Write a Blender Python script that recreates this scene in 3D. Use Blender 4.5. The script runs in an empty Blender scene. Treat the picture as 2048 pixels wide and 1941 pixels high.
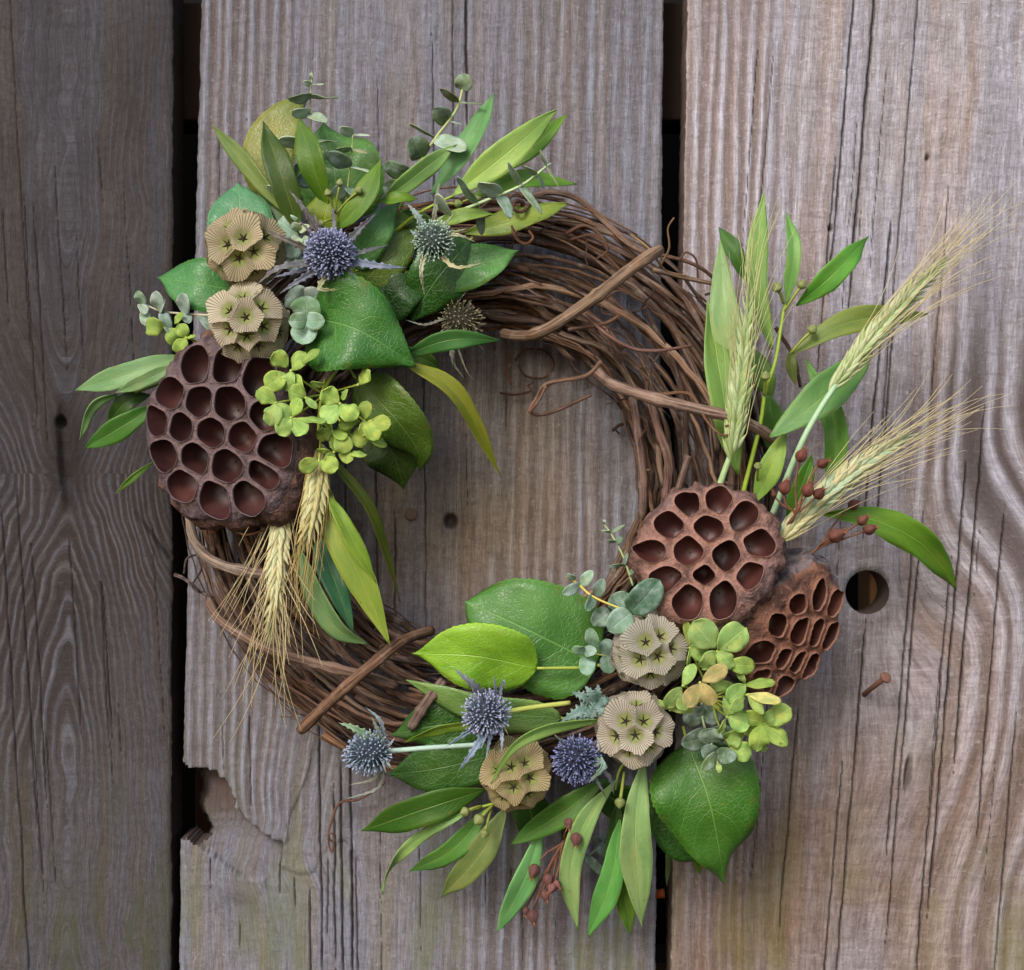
import bpy, math, random
import numpy as np
from mathutils import Vector, Matrix
from mathutils.geometry import delaunay_2d_cdt

# ------------------------------------------------------------------ camera, sky, sun, exposure
SC = bpy.context.scene
COL = SC.collection
D = 1.0                      # camera distance from the plank face, metres
S = 0.0003                   # metres per photograph pixel on the plank face
cam_d = bpy.data.cameras.new('camera')
cam = bpy.data.objects.new('camera', cam_d); COL.objects.link(cam)
cam.location = (0, -D, 0); cam.rotation_euler = (math.radians(90), 0, 0)
cam_d.sensor_width = 36.0; cam_d.lens = 36.0 * D / (2048 * S)
cam_d.clip_start = 0.05; cam_d.clip_end = 200
cam_d.dof.use_dof = True; cam_d.dof.focus_distance = D - 0.078; cam_d.dof.aperture_fstop = 15.0
SC.camera = cam

W = bpy.data.worlds.new('World'); SC.world = W; W.use_nodes = True
wn = W.node_tree.nodes; wl = W.node_tree.links
sky = wn.new('ShaderNodeTexSky'); sky.sky_type = 'NISHITA'; sky.sun_disc = False
SUN_EL, SUN_AZ = math.radians(33), math.radians(-24)    # azimuth measured from the camera's side, negative towards the left
sky.sun_elevation = SUN_EL; sky.sun_rotation = math.pi - SUN_AZ
sky.air_density = 1.0; sky.dust_density = 2.2; sky.ozone_density = 1.0
wl.new(sky.outputs[0], wn['Background'].inputs[0]); wn['Background'].inputs[1].default_value = 0.135
sun_d = bpy.data.lights.new('sun', 'SUN'); sun_d.energy = 1.45; sun_d.angle = math.radians(20); sun_d.color = (1.0, .97, .93)
sun = bpy.data.objects.new('sun', sun_d); COL.objects.link(sun)
sdir = Vector((math.sin(SUN_AZ) * math.cos(SUN_EL), -math.cos(SUN_AZ) * math.cos(SUN_EL), math.sin(SUN_EL)))
sun.rotation_euler = sdir.to_track_quat('Z', 'Y').to_euler()
SC.cycles.max_bounces = 6; SC.cycles.diffuse_bounces = 3; SC.cycles.glossy_bounces = 2; SC.cycles.transmission_bounces = 4
SC.view_settings.view_transform = 'Standard'; SC.view_settings.look = 'None'
SC.view_settings.exposure = 0.74; SC.view_settings.gamma = 1.0

# ------------------------------------------------------------------ helpers
RND = random.Random(7)
def P(px, py, d=0.0):
    """point of the place seen at photo pixel (px, py), d millimetres in front of the planks"""
    k = S * (D - d * .001) / D
    return np.array([(px - 1024) * k, -d * .001, (970.5 - py) * k])
def PX(w, d=60): return w * S * (D - d * .001) / D
def lin(c):
    return tuple((v / 255 / 12.92 if v / 255 <= .04045 else ((v / 255 + .055) / 1.055) ** 2.4) for v in c)
def nrm(v):
    v = np.asarray(v, float); return v / (np.linalg.norm(v) + 1e-12)
CNT = {}
def link(o, parent=None, col=None):
    COL.objects.link(o)
    if parent is not None: o.parent = parent
    if col is not None: o.color = (*lin(col), 1)
    return o
def thing(name, label, cat, group=None):
    o = bpy.data.objects.new(name, None); o.empty_display_size = .01
    return tag(link(o), label, cat, group)
def tag(o, label, cat, group=None):
    o['label'] = label; o['category'] = cat
    if group: o['group'] = group
    return o
def mesh(name, V, F, mat, uv=None, smooth=True):
    me = bpy.data.meshes.new(name)
    me.from_pydata([tuple(v) for v in V], [], [tuple(f) for f in F])
    if uv is not None:
        ul = me.uv_layers.new(name='UVMap')
        li = np.empty(len(me.loops), np.int32); me.loops.foreach_get('vertex_index', li)
        ul.data.foreach_set('uv', np.asarray(uv, np.float32)[li].ravel())
    if smooth: me.polygons.foreach_set('use_smooth', np.ones(len(me.polygons), bool))
    me.materials.append(mat)
    return me
def obj(name, V, F, mat, parent=None, col=None, uv=None, smooth=True):
    return link(bpy.data.objects.new(name, mesh(name, V, F, mat, uv, smooth)), parent, col)
def inst(name, me, M, parent, col=None):
    o = bpy.data.objects.new(name, me); link(o, parent, col); o.matrix_local = M; return o

def curve(pts, n):
    """Catmull-Rom through the points, n+1 samples, roughly even"""
    p = np.array(pts, float)
    if len(p) == 2: p = np.array([p[0], (p[0] + p[1]) / 2, p[1]])
    q = np.vstack([2 * p[0] - p[1], p, 2 * p[-1] - p[-2]])
    fine = []
    for i in range(1, len(q) - 2):
        for t in np.linspace(0, 1, 24, endpoint=(i == len(q) - 3)):
            a, b, c, d_ = q[i - 1], q[i], q[i + 1], q[i + 2]
            fine.append(.5 * (2 * b + (c - a) * t + (2 * a - 5 * b + 4 * c - d_) * t * t + (3 * b - a - 3 * c + d_) * t ** 3))
    fine = np.array(fine)
    L = np.concatenate([[0], np.cumsum(np.linalg.norm(np.diff(fine, axis=0), axis=1))])
    s = np.linspace(0, L[-1], n + 1)
    return np.stack([np.interp(s, L, fine[:, k]) for k in range(3)], 1)

def tube_data(C, R, sides=7, cap=True, wob=0.0, rng=None):
    C = np.asarray(C, float); n = len(C); R = np.broadcast_to(np.asarray(R, float), (n,))
    T = np.gradient(C, axis=0); T /= np.linalg.norm(T, axis=1)[:, None] + 1e-12
    u = nrm(np.cross(T[0], [0.31, .9, .2])); V = []; UV = []
    Ls = np.concatenate([[0], np.cumsum(np.linalg.norm(np.diff(C, axis=0), axis=1))])
    for i in range(n):
        u = nrm(u - T[i] * np.dot(u, T[i])); w = np.cross(T[i], u)
        for k in range(sides):
            a = 2 * math.pi * k / sides
            r = R[i] * (1 + (wob * (rng.random() - .5) if wob else 0))
            V.append(C[i] + r * (math.cos(a) * u + math.sin(a) * w)); UV.append((Ls[i] * 100, k / sides))
    F = [(i * sides + k, i * sides + (k + 1) % sides, (i + 1) * sides + (k + 1) % sides, (i + 1) * sides + k)
         for i in range(n - 1) for k in range(sides)]
    if cap:
        F.append(tuple(range(sides - 1, -1, -1))); F.append(tuple((n - 1) * sides + k for k in range(sides)))
    return V, F, UV
def tube(name, pts, r0, r1, mat, parent=None, col=None, n=14, sides=7, wob=0.0):
    C = curve(pts, n)
    V, F, UV = tube_data(C, np.linspace(r0, r1, n + 1), sides, True, wob, RND)
    return obj(name, V, F, mat, parent, col, UV)
def ptube(name, pts, wpx, mat, parent=None, col=None, n=14, sides=6, w1=None, wob=0.0):
    """tube through photo points (px, py, d); wpx is its thickness in photo pixels"""
    d = pts[0][2]
    return tube(name, [P(*p) for p in pts], PX(wpx, d) / 2, PX(w1 if w1 else wpx, d) / 2, mat, parent, col, n, sides, wob)

TAB = np.random.RandomState(3).rand(256, 256)
def vnoise(x, y):
    xi = np.floor(x).astype(int); yi = np.floor(y).astype(int); fx = x - xi; fy = y - yi
    fx = fx * fx * (3 - 2 * fx); fy = fy * fy * (3 - 2 * fy)
    a = TAB[yi & 255, xi & 255]; b = TAB[yi & 255, (xi + 1) & 255]; c = TAB[(yi + 1) & 255, xi & 255]; e = TAB[(yi + 1) & 255, (xi + 1) & 255]
    return (a * (1 - fx) + b * fx) * (1 - fy) + (c * (1 - fx) + e * fx) * fy
def fbm(x, y, o=4):
    s = 0; a = .5
    for k in range(o):
        s = s + a * vnoise(x * 2 ** k + 17.3 * k, y * 2 ** k + 5.1 * k); a *= .5
    return s
def sstep(x, a, b):
    t = np.clip((x - a) / (b - a), 0, 1); return t * t * (3 - 2 * t)
def inpoly(x, y, poly):
    r = np.zeros(np.shape(x), bool); n = len(poly)
    for i in range(n):
        x0, y0 = poly[i]; x1, y1 = poly[(i + 1) % n]
        if y0 == y1: continue
        c = ((y0 > y) != (y1 > y)) & (x < (x1 - x0) * (y - y0) / (y1 - y0) + x0)
        r ^= c
    return r

# ------------------------------------------------------------------ material helpers
class NT:
    def __init__(s, name):
        s.m = bpy.data.materials.new(name); s.m.use_nodes = True
        s.t = s.m.node_tree; s.b = s.t.nodes['Principled BSDF']; s.out = s.t.nodes['Material Output']
    def n(s, typ, **kw):
        nd = s.t.nodes.new(typ)
        for k, v in kw.items(): setattr(nd, k, v)
        return nd
    def set(s, sock, v):
        if isinstance(v, (int, float)): sock.default_value = v
        elif isinstance(v, tuple): sock.default_value = v if len(v) != 3 or sock.type == 'VECTOR' else (*v, 1)
        else: s.t.links.new(v, sock)
    def math(s, op, a, b=0.0, c=None, clamp=False):
        nd = s.n('ShaderNodeMath', operation=op, use_clamp=clamp); s.set(nd.inputs[0], a); s.set(nd.inputs[1], b)
        if c is not None: s.set(nd.inputs[2], c)
        return nd.outputs[0]
    def mix(s, f, a, b, mode='MIX'):
        nd = s.n('ShaderNodeMix', data_type='RGBA', blend_type=mode); s.set(nd.inputs[0], f); s.set(nd.inputs[6], a); s.set(nd.inputs[7], b)
        return nd.outputs[2]
    def ramp(s, f, lo, hi, a=0.0, b=1.0):
        nd = s.n('ShaderNodeMapRange', interpolation_type='SMOOTHSTEP'); s.set(nd.inputs[0], f)
        nd.inputs[1].default_value = lo; nd.inputs[2].default_value = hi; nd.inputs[3].default_value = a; nd.inputs[4].default_value = b
        return nd.outputs[0]
    def noise(s, vec, scale, detail=3, rough=.55, dist=0.0):
        nd = s.n('ShaderNodeTexNoise'); s.set(nd.inputs['Vector'], vec); nd.inputs['Scale'].default_value = scale
        nd.inputs['Detail'].default_value = detail; nd.inputs['Roughness'].default_value = rough; nd.inputs['Distortion'].default_value = dist
        return nd.outputs[0]
    def xyz(s, x, y, z=0.0):
        nd = s.n('ShaderNodeCombineXYZ'); s.set(nd.inputs[0], x); s.set(nd.inputs[1], y); s.set(nd.inputs[2], z); return nd.outputs[0]
    def sep(s, v):
        nd = s.n('ShaderNodeSeparateXYZ'); s.set(nd.inputs[0], v); return nd.outputs
    def attr(s, name): return s.n('ShaderNodeAttribute', attribute_name=name).outputs['Fac']
    def ocol(s): return s.n('ShaderNodeObjectInfo').outputs['Color']
    def orand(s): return s.n('ShaderNodeObjectInfo').outputs['Random']
    def obco(s): return s.n('ShaderNodeTexCoord').outputs['Object']
    def geo(s): return s.n('ShaderNodeNewGeometry').outputs['Position']
    def uv(s): return s.n('ShaderNodeTexCoord').outputs['UV']
    def bump(s, h, strength=.4, dist=.0005):
        nd = s.n('ShaderNodeBump'); s.set(nd.inputs['Height'], h); nd.inputs['Strength'].default_value = strength; nd.inputs['Distance'].default_value = dist
        s.t.links.new(nd.outputs[0], s.b.inputs['Normal']); return nd.outputs[0]
    def fin(s, color, rough, spec=.35):
        s.set(s.b.inputs['Base Color'], color); s.set(s.b.inputs['Roughness'], rough); s.b.inputs['Specular IOR Level'].default_value = spec
        return s.m
    def translucent(s, color, f, normal=None):
        tr = s.n('ShaderNodeBsdfTranslucent'); s.set(tr.inputs[0], color)
        mx = s.n('ShaderNodeMixShader'); s.set(mx.inputs[0], f)
        s.t.links.new(s.b.outputs[0], mx.inputs[1]); s.t.links.new(tr.outputs[0], mx.inputs[2]); s.t.links.new(mx.outputs[0], s.out.inputs[0])

def mat_wood():
    t = NT('weathered_wood'); u = t.attr('ring'); v = t.attr('along'); crack = t.attr('crack'); raw = t.attr('raw'); pos = t.geo()
    ridge = t.attr('ridge'); rc = t.attr('relief'); tone = t.attr('tone')
    fib = t.noise(t.xyz(t.math('MULTIPLY', u, 5.5), t.math('MULTIPLY', v, .9)), 1.0, 5, .68)
    fib2 = t.noise(t.xyz(t.math('MULTIPLY', u, 14), t.math('MULTIPLY', v, 2.4)), 1.0, 4, .65)
    speck = t.noise(pos, 700, 4, .75)
    fuzz = t.noise(t.xyz(t.math('MULTIPLY', u, 3.0), t.math('MULTIPLY', v, 11)), 1.0, 4, .75, .8)
    cross = t.noise(t.xyz(t.math('MULTIPLY', u, .8), t.math('MULTIPLY', v, 7)), 1.0, 4, .65, .4)
    big2 = t.noise(pos, 9, 4, .6); big3 = t.noise(pos, 22, 4, .65)
    strk = t.noise(t.xyz(t.math('MULTIPLY', u, .8), t.math('MULTIPLY', v, .12)), 1.0, 4, .65)
    c = t.mix(tone, lin((148, 148, 154)), lin((154, 140, 130)))
    c = t.mix(t.math('MULTIPLY', t.math('MULTIPLY', rc, t.math('SUBTRACT', 1.0, ridge)), .85), c, lin((104, 88, 80)))
    c = t.mix(t.math('MULTIPLY', t.math('MULTIPLY', rc, ridge), .62), c, lin((192, 192, 202)))
    c = t.mix(t.math('MULTIPLY', t.ramp(strk, .50, .74), .6), c, lin((152, 128, 112)))
    c = t.mix(t.math('MULTIPLY', t.ramp(strk, .46, .28), .5), c, lin((112, 106, 112)))
    c = t.mix(t.math('MULTIPLY', t.ramp(big2, .54, .75), .45), c, lin((104, 90, 84)))
    c = t.mix(t.math('MULTIPLY', t.ramp(big3, .55, .75), .4), c, lin((180, 168, 162)))
    c = t.mix(t.ramp(fib, .30, .62, .5, 0), c, lin((80, 68, 64)))
    c = t.mix(t.ramp(fib2, .32, .62, .42, 0), c, lin((76, 66, 62)))
    c = t.mix(t.ramp(cross, .36, .56, .28, 0), c, lin((84, 74, 70)))
    c = t.mix(t.ramp(fuzz, .54, .8, 0, .42), c, lin((206, 204, 210)))
    c = t.mix(t.ramp(speck, .56, .8, 0, .35), c, lin((214, 210, 212)))
    c = t.mix(t.ramp(speck, .46, .26, 0, .45), c, lin((74, 64, 60)))
    z = t.sep(pos)[2]
    moss = t.math('MULTIPLY', t.ramp(z, -.30, -.10, 1, 0), t.ramp(t.noise(t.xyz(t.math('MULTIPLY', u, .35), t.math('MULTIPLY', v, .3)), 1, 4), .46, .66))
    c = t.mix(t.math('MULTIPLY', moss, .55), c, lin((112, 116, 70)))
    warm_shade = t.math('MULTIPLY', t.ramp(t.sep(pos)[0], .05, .13), t.math('MULTIPLY', t.ramp(z, -.28, .02, 1, 0), t.ramp(big2, .3, .62, .5, 1)))
    c = t.mix(t.math('MULTIPLY', warm_shade, .95), c, t.mix(1.0, c, lin((196, 172, 146)), 'MULTIPLY'))  # brown stain at lower right, darkened further to paint in the wreath's shade
    bounce = t.attr('warm_bounce'); c = t.mix(t.math('MULTIPLY', bounce, t.ramp(big2, .3, .6, .55, 1)), c, t.mix(1.0, c, lin((255, 240, 208)), 'MULTIPLY'))  # warm tint painted on in place of bounced light inside the ring
    c = t.mix(t.math('MULTIPLY', raw, .8), c, t.mix(fib, lin((52, 38, 32)), lin((110, 86, 74))))
    knot = t.attr('knot'); c = t.mix(t.math('MULTIPLY', knot, .75), c, lin((56, 48, 46)))
    c = t.mix(1.0, c, t.ocol(), 'MULTIPLY')
    c = t.mix(t.math('MULTIPLY', crack, .9), c, lin((34, 28, 26)))
    h = t.math('ADD', t.math('ADD', t.math('MULTIPLY', fib, .8), t.math('MULTIPLY', fib2, .5)), t.math('ADD', t.math('MULTIPLY', fuzz, .7), t.math('ADD', t.math('MULTIPLY', speck, .7), t.math('MULTIPLY', cross, .5))))
    t.bump(h, .7, .0014)
    return t.fin(c, .85, .2)
def mat_side():
    t = NT('sawn_wood_edge'); p = t.geo(); s_ = t.sep(p)
    f = t.noise(t.xyz(t.math('MULTIPLY', s_[1], 900), t.math('MULTIPLY', s_[2], 40), s_[0]), 1, 4, .6)
    c = t.mix(f, lin((64, 52, 46)), lin((112, 96, 86))); c = t.mix(1.0, c, t.ocol(), 'MULTIPLY'); t.bump(f, .5, .001); return t.fin(c, .9, .2)
def mat_dark():
    t = NT('shaded_back_wood'); f = t.noise(t.obco(), 40, 4); return t.fin(t.mix(1, t.mix(f, lin((140, 108, 80)), lin((176, 140, 108))), t.ocol(), 'MULTIPLY'), .9)
def mat_bark():
    t = NT('vine_bark'); uv = t.sep(t.uv())
    rnd = t.orand()
    l1 = t.noise(t.xyz(t.math('MULTIPLY', uv[0], .35), t.math('MULTIPLY', uv[1], 16), t.math('MULTIPLY', rnd, 50)), 1, 4, .65)
    l2 = t.noise(t.obco(), 160, 4, .6); l3 = t.noise(t.obco(), 35, 3)
    c = t.mix(t.ramp(l1, .34, .62), t.mix(1, t.ocol(), (.32, .28, .27), 'MULTIPLY'), t.mix(1, t.ocol(), (1.12, 1.1, 1.08), 'MULTIPLY'))
    c = t.mix(t.ramp(l2, .52, .74, 0, .35), c, lin((164, 150, 138)))
    c = t.mix(t.ramp(l3, .5, .7, 0, .5), c, t.mix(1, c, (1.1, .88, .74), 'MULTIPLY'))
    t.bump(t.math('ADD', l1, t.math('MULTIPLY', l2, .5)), .9, .0015); return t.fin(c, .8, .22)
def mat_leaf(name, nv, slope, vein, rough, trans, bloom=0.0, net=0.0, veincol=(190, 210, 120), spec=.4, thin=1.0, sidev=1.0):
    t = NT(name); uv = t.sep(t.uv()); L = uv[0]; s = t.math('ABSOLUTE', t.math('MULTIPLY_ADD', uv[1], 2, -1)); p = t.obco()
    j = t.noise(t.xyz(t.math('MULTIPLY', L, 5), t.math('MULTIPLY', uv[1], 5), t.math('MULTIPLY', t.orand(), 30)), 1, 3)
    mid = t.ramp(s, .012 * thin, .07 * thin, 1, 0)
    ph = t.math('ADD', t.math('MULTIPLY', L, nv), t.math('ADD', t.math('MULTIPLY', t.math('POWER', s, 1.4), -slope), t.math('MULTIPLY', j, .5)))
    fr = t.math('ABSOLUTE', t.math('MULTIPLY_ADD', t.math('FRACT', ph), 2, -1))
    side = t.math('MULTIPLY', t.ramp(fr, 1 - .13 * thin, 1 - .01 * thin), t.ramp(s, .6, 1.0, sidev, .15 * sidev))
    vn = t.n('ShaderNodeTexVoronoi', feature='DISTANCE_TO_EDGE'); t.set(vn.inputs['Vector'], p); vn.inputs['Scale'].default_value = 420
    netw = t.math('MULTIPLY', t.ramp(vn.outputs[0], .0, .09, 1, 0), net)
    oc = t.ocol()
    big = t.noise(t.xyz(t.math('MULTIPLY', L, 2.2), t.math('MULTIPLY', uv[1], 1.6), t.math('MULTIPLY', t.orand(), 90)), 1, 3)
    fine = t.noise(p, 700, 3, .6)
    c = t.mix(t.ramp(big, .35, .7), t.mix(1, oc, (.72, .80, .62), 'MULTIPLY'), t.mix(1, oc, (1.22, 1.1, .95), 'MULTIPLY'))
    c = t.mix(t.ramp(fine, .45, .8, 0, .22), c, t.mix(1, c, (1.5, 1.35, 1.4), 'MULTIPLY'))
    spot = t.noise(p, 260, 2); c = t.mix(t.ramp(spot, .68, .76, 0, .6), c, lin((104, 92, 46)))
    brn = t.noise(t.xyz(t.math('MULTIPLY', L, 9), t.math('MULTIPLY', uv[1], 3), t.math('MULTIPLY', t.orand(), 70)), 1, 3); c = t.mix(t.math('MULTIPLY', t.ramp(s, .70, .99), t.ramp(brn, .52, .72, 0, .7)), c, lin((120, 100, 52)))
    yel = t.noise(t.xyz(t.math('MULTIPLY', L, 3.2), t.math('MULTIPLY', uv[1], 2.4), t.math('MULTIPLY', t.orand(), 37)), 1, 3); c = t.mix(t.ramp(yel, .54, .74, 0, .45), c, t.mix(1, oc, (1.6, 1.15, .7), 'MULTIPLY'))
    if bloom:
        bl = t.noise(p, 130, 4, .65); c = t.mix(t.ramp(bl, .38, .72, 0, bloom), c, lin((188, 208, 204)))
    c = t.mix(t.math('MULTIPLY', t.math('MAXIMUM', mid, t.math('MAXIMUM', side, netw)), vein), c, t.mix(.5, lin(veincol), t.mix(1, oc, (2.1, 1.8, 1.6), 'MULTIPLY')))
    c = t.mix(t.ramp(s, .93, .985, 0, .45), c, t.mix(1, oc, (2.0, 1.7, 1.3), 'MULTIPLY'))
    h = t.math('SUBTRACT', t.math('MULTIPLY', fine, .3), t.math('MAXIMUM', mid, t.math('MAXIMUM', side, netw)))
    nm = t.bump(t.math('ADD', h, t.math('MULTIPLY', t.noise(p, 180, 3), .8)), .45, .0009)
    m = t.fin(c, t.math('MULTIPLY_ADD', big, .2, rough - .1), spec)
    t.translucent(t.mix(1, c, (1.08, 1.08, .66), 'MULTIPLY'), trans)
    return m
def mat_simple(name, rough=.6, spec=.3, nscale=200, lo=.75, hi=1.15, bump=.3, trans=0):
    t = NT(name); f = t.noise(t.obco(), nscale, 3, .6)
    c = t.mix(f, t.mix(1, t.ocol(), (lo,) * 3, 'MULTIPLY'), t.mix(1, t.ocol(), (hi,) * 3, 'MULTIPLY'))
    t.bump(f, bump, .0005); m = t.fin(c, rough, spec)
    if trans: t.translucent(c, trans)
    return m
def mat_lotus():
    t = NT('dried_pod_skin'); p = t.obco(); rim = t.attr('rim'); oc = t.ocol()
    a = t.noise(p, 90, 5, .65, .8); b = t.noise(p, 420, 4, .65); g = t.noise(p, 28, 3)
    c = t.mix(t.ramp(a, .34, .62), t.mix(1, oc, (.34, .32, .34), 'MULTIPLY'), t.mix(1, oc, (1.25, 1.15, 1.1), 'MULTIPLY'))
    c = t.mix(t.ramp(g, .5, .72, 0, .55), c, t.mix(1, oc, (.75, .85, 1.05), 'MULTIPLY'))
    c = t.mix(t.ramp(b, .54, .76, 0, .55), c, t.mix(1, oc, (2.1, 1.95, 1.9), 'MULTIPLY'))
    c = t.mix(t.math('MULTIPLY', rim, .75), c, t.mix(1, oc, (1.9, 1.6, 1.4), 'MULTIPLY'))
    t.bump(t.math('ADD', a, t.math('MULTIPLY', b, .45)), 1.0, .0034); return t.fin(c, .74, .25)
def mat_cup():
    t = NT('seed_cup_lining'); p = t.obco(); a = t.noise(p, 60, 3); b = t.noise(t.n('ShaderNodeTexCoord').outputs['UV'], 1, 2)
    uv = t.sep(t.uv()); st = t.noise(t.xyz(t.math('MULTIPLY', uv[0], 46), t.math('MULTIPLY', uv[1], 3)), 1, 3)
    c = t.mix(t.ramp(a, .35, .7), t.mix(1, t.ocol(), (.6, .5, .5), 'MULTIPLY'), t.mix(1, t.ocol(), (1.25, 1.1, 1.05), 'MULTIPLY'))
    c = t.mix(t.ramp(st, .45, .7, 0, .4), c, t.mix(1, c, (1.5, 1.4, 1.4), 'MULTIPLY'))
    t.bump(st, .12, .0006); return t.fin(c, .46, .4)
def mat_paper():
    t = NT('papery_seed_collar'); uv = t.sep(t.uv()); r = uv[1]
    w = t.math('MULTIPLY_ADD', t.math('COSINE', t.math('MULTIPLY', uv[0], 2 * math.pi * 40)), .5, .5)
    ln = t.math('MULTIPLY', t.ramp(w, .6, .95), t.ramp(r, .28, .42))
    f = t.noise(t.xyz(t.math('MULTIPLY', uv[0], 14), t.math('MULTIPLY', r, 2), t.math('MULTIPLY', t.orand(), 40)), 1, 3)
    c = t.mix(f, t.mix(1, t.ocol(), (.8, .74, .66), 'MULTIPLY'), t.mix(1, t.ocol(), (1.15, 1.15, 1.15), 'MULTIPLY'))
    gr = t.mix(t.orand(), lin((160, 180, 88)), lin((178, 182, 112)))
    c = t.mix(t.ramp(r, .30, .58, .9, 0), c, gr)
    c = t.mix(t.math('MULTIPLY', ln, .7), c, lin((92, 72, 54)))
    t.bump(w, .4, .0005); m = t.fin(c, .72, .25); t.translucent(c, .5); return m
def mat_floret():
    t = NT('thistle_florets'); uv = t.sep(t.uv()); oc = t.ocol()
    f = t.noise(t.obco(), 500, 2)
    c = t.mix(t.ramp(uv[1], .1, .85), t.mix(1, oc, (.35, .48, .35), 'MULTIPLY'), t.mix(t.ramp(f, .35, .7), t.mix(1, oc, (.85, .85, .85), 'MULTIPLY'), t.mix(1, oc, (1.8, 1.75, 1.55), 'MULTIPLY')))
    m = t.fin(c, .7, .2); t.translucent(c, .15); return m
def mat_grain():
    t = NT('wheat_husk'); uv = t.sep(t.uv()); oc = t.ocol()
    st = t.noise(t.xyz(t.math('MULTIPLY', uv[1], 1.5), t.math('MULTIPLY', uv[0], 14), t.math('MULTIPLY', t.orand(), 40)), 1, 3)
    c = t.mix(t.ramp(st, .3, .7), t.mix(1, oc, (.72, .72, .55), 'MULTIPLY'), t.mix(1, oc, (1.2, 1.18, 1.12), 'MULTIPLY'))
    c = t.mix(t.ramp(uv[1], .72, .98, 0, .6), c, lin((214, 196, 132)))
    t.bump(st, .35, .0005); m = t.fin(c, .5, .35); t.translucent(c, .15); return m

M_WOOD, M_SIDE, M_BACK, M_BARK = mat_wood(), mat_side(), mat_dark(), mat_bark()
M_LANCE = mat_leaf('narrow_leaf_skin', 16, 3.0, .3, .45, .24, veincol=(206, 214, 110), spec=.36, thin=.8, sidev=.3)
M_BROAD = mat_leaf('broad_leaf_skin', 6.5, 2.4, .42, .38, .16, net=.35, veincol=(170, 205, 130), spec=.45, thin=.42)
M_EUC = mat_leaf('waxy_blue_leaf_skin', 9, 2.5, .22, .62, .18, bloom=.55, veincol=(200, 215, 205), spec=.25)
M_PETAL = mat_leaf('green_petal_skin', 6, 4.5, .34, .66, .42, veincol=(220, 230, 150), spec=.25)
M_BRACT = mat_leaf('spiny_bract_skin', 9, 2.0, .25, .5, .15, bloom=.25, veincol=(180, 190, 220))
M_STEM = mat_simple('green_stem', .5, .35, 300); M_BUD = mat_simple('bud_skin', .5, .35, 260, .7, 1.2)
M_LOTUS, M_CUP, M_PAPER, M_FLORET, M_GRAIN = mat_lotus(), mat_cup(), mat_paper(), mat_floret(), mat_grain()
M_STAR = mat_simple('dark_star_bristle', .7, .2); M_CORE = mat_simple('seed_head_core', .85, .2, 300, .6, 1.2)
M_AWN = mat_simple('wheat_awn', .5, .35, 90, .8, 1.2, .1, .2); M_CAPS = mat_simple('dry_capsule_skin', .7, .25, 240, .45, 1.5, .9)
M_RUST = mat_simple('rusty_iron', .85, .3, 900, .5, 1.35, .9)

# ------------------------------------------------------------------ the plank wall
wall = thing('plank_wall', 'weathered grey wall of upright wooden planks behind the wreath', 'wall')
THICK = .034
def ring_left(X, Y):
    xk, yk = 138, 945
    x = X - xk; g = np.where(x > 0, np.sqrt(x * x + 14 ** 2) / 14.0, np.sqrt(x * x + 14 ** 2) / 21.0 + 14 / 14.0 - 14 / 21.0)
    e = np.exp(-np.sqrt((Y - yk) ** 2 + 40 ** 2) / np.where(Y > yk, 250, 170))
    k2 = 2.0 * np.exp(-(((X - 335) / 70) ** 2 + ((Y - 1040) / 120) ** 2))
    return g + 8.5 * e * (1 + .5 * (fbm(X / 130, Y / 130, 2) - .4)) + k2 + 2.6 * fbm(X / 85 + 3, Y / 150 + 7, 3)
def ring_mid(X, Y):
    x = X + .022 * Y
    b = (x + 5 * fbm(X / 90 + 9, Y / 300) + 2.2 * fbm(X / 15, Y / 60)) 
    u = np.interp(b, [300, 430, 700, 860, 960, 1350, 1500], [0, 6.2, 18.0, 24.0, 29.5, 43.5, 49])
    xk, yk = 505, 1700; xx = X - xk
    u = u + 1.2 * np.exp(-((xx / 90) ** 2 + ((Y - yk) / 110) ** 2)) * np.sign(Y - yk + 1) * sstep(np.abs(Y - yk), 0, 70)
    u = u + 1.5 * sstep(Y, 1380, 1640) * np.exp(-((X - 600) / 120) ** 2) * (1 - sstep(Y, 1700, 1800))
    return u
def ring_right(X, Y):
    x = X + .045 * (Y - 0) * sstep(X, 1380, 1650) + .012 * Y
    sh = 150 * sstep(X, 1690, 1990) * sstep(Y + .9 * (X - 1850), 960, 1430) - 70 * sstep(X, 1750, 2000) * sstep(Y, 1420, 1900)
    bl = 14 * np.exp(-(((X - 1760) / 110) ** 2 + ((Y - 1520) / 170) ** 2))
    b = x - sh - bl + 8 * fbm(X / 80, Y / 260) + 2.5 * fbm(X / 14 + 4, Y / 50)
    return np.interp(b, [1200, 1370, 1560, 1680, 1800, 2000, 2500], [0, 6.5, 13.6, 16.6, 19.4, 24.2, 34])
def lines(a, b, inner0, inner1, fine, coarse):
    """grid lines in photo pixels, fine between inner0 and inner1"""
    parts = []
    if a < inner0: parts.append(np.linspace(a, inner0, max(2, int((inner0 - a) / coarse) + 1))[:-1])
    parts.append(np.linspace(max(a, inner0), min(b, inner1), int((min(b, inner1) - max(a, inner0)) / fine) + 1))
    if b > inner1: parts.append(np.linspace(inner1, b, max(2, int((b - inner1) / coarse) + 1))[1:])
    return np.concatenate(parts)
NOTCH = [(300, 1519), (366, 1522), (380, 1536), (393, 1541), (400, 1560), (406, 1585), (395, 1602), (402, 1628), (417, 1652), (414, 1690), (396, 1691), (388, 1689), (372, 1674), (360, 1681), (300, 1681)]
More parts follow.
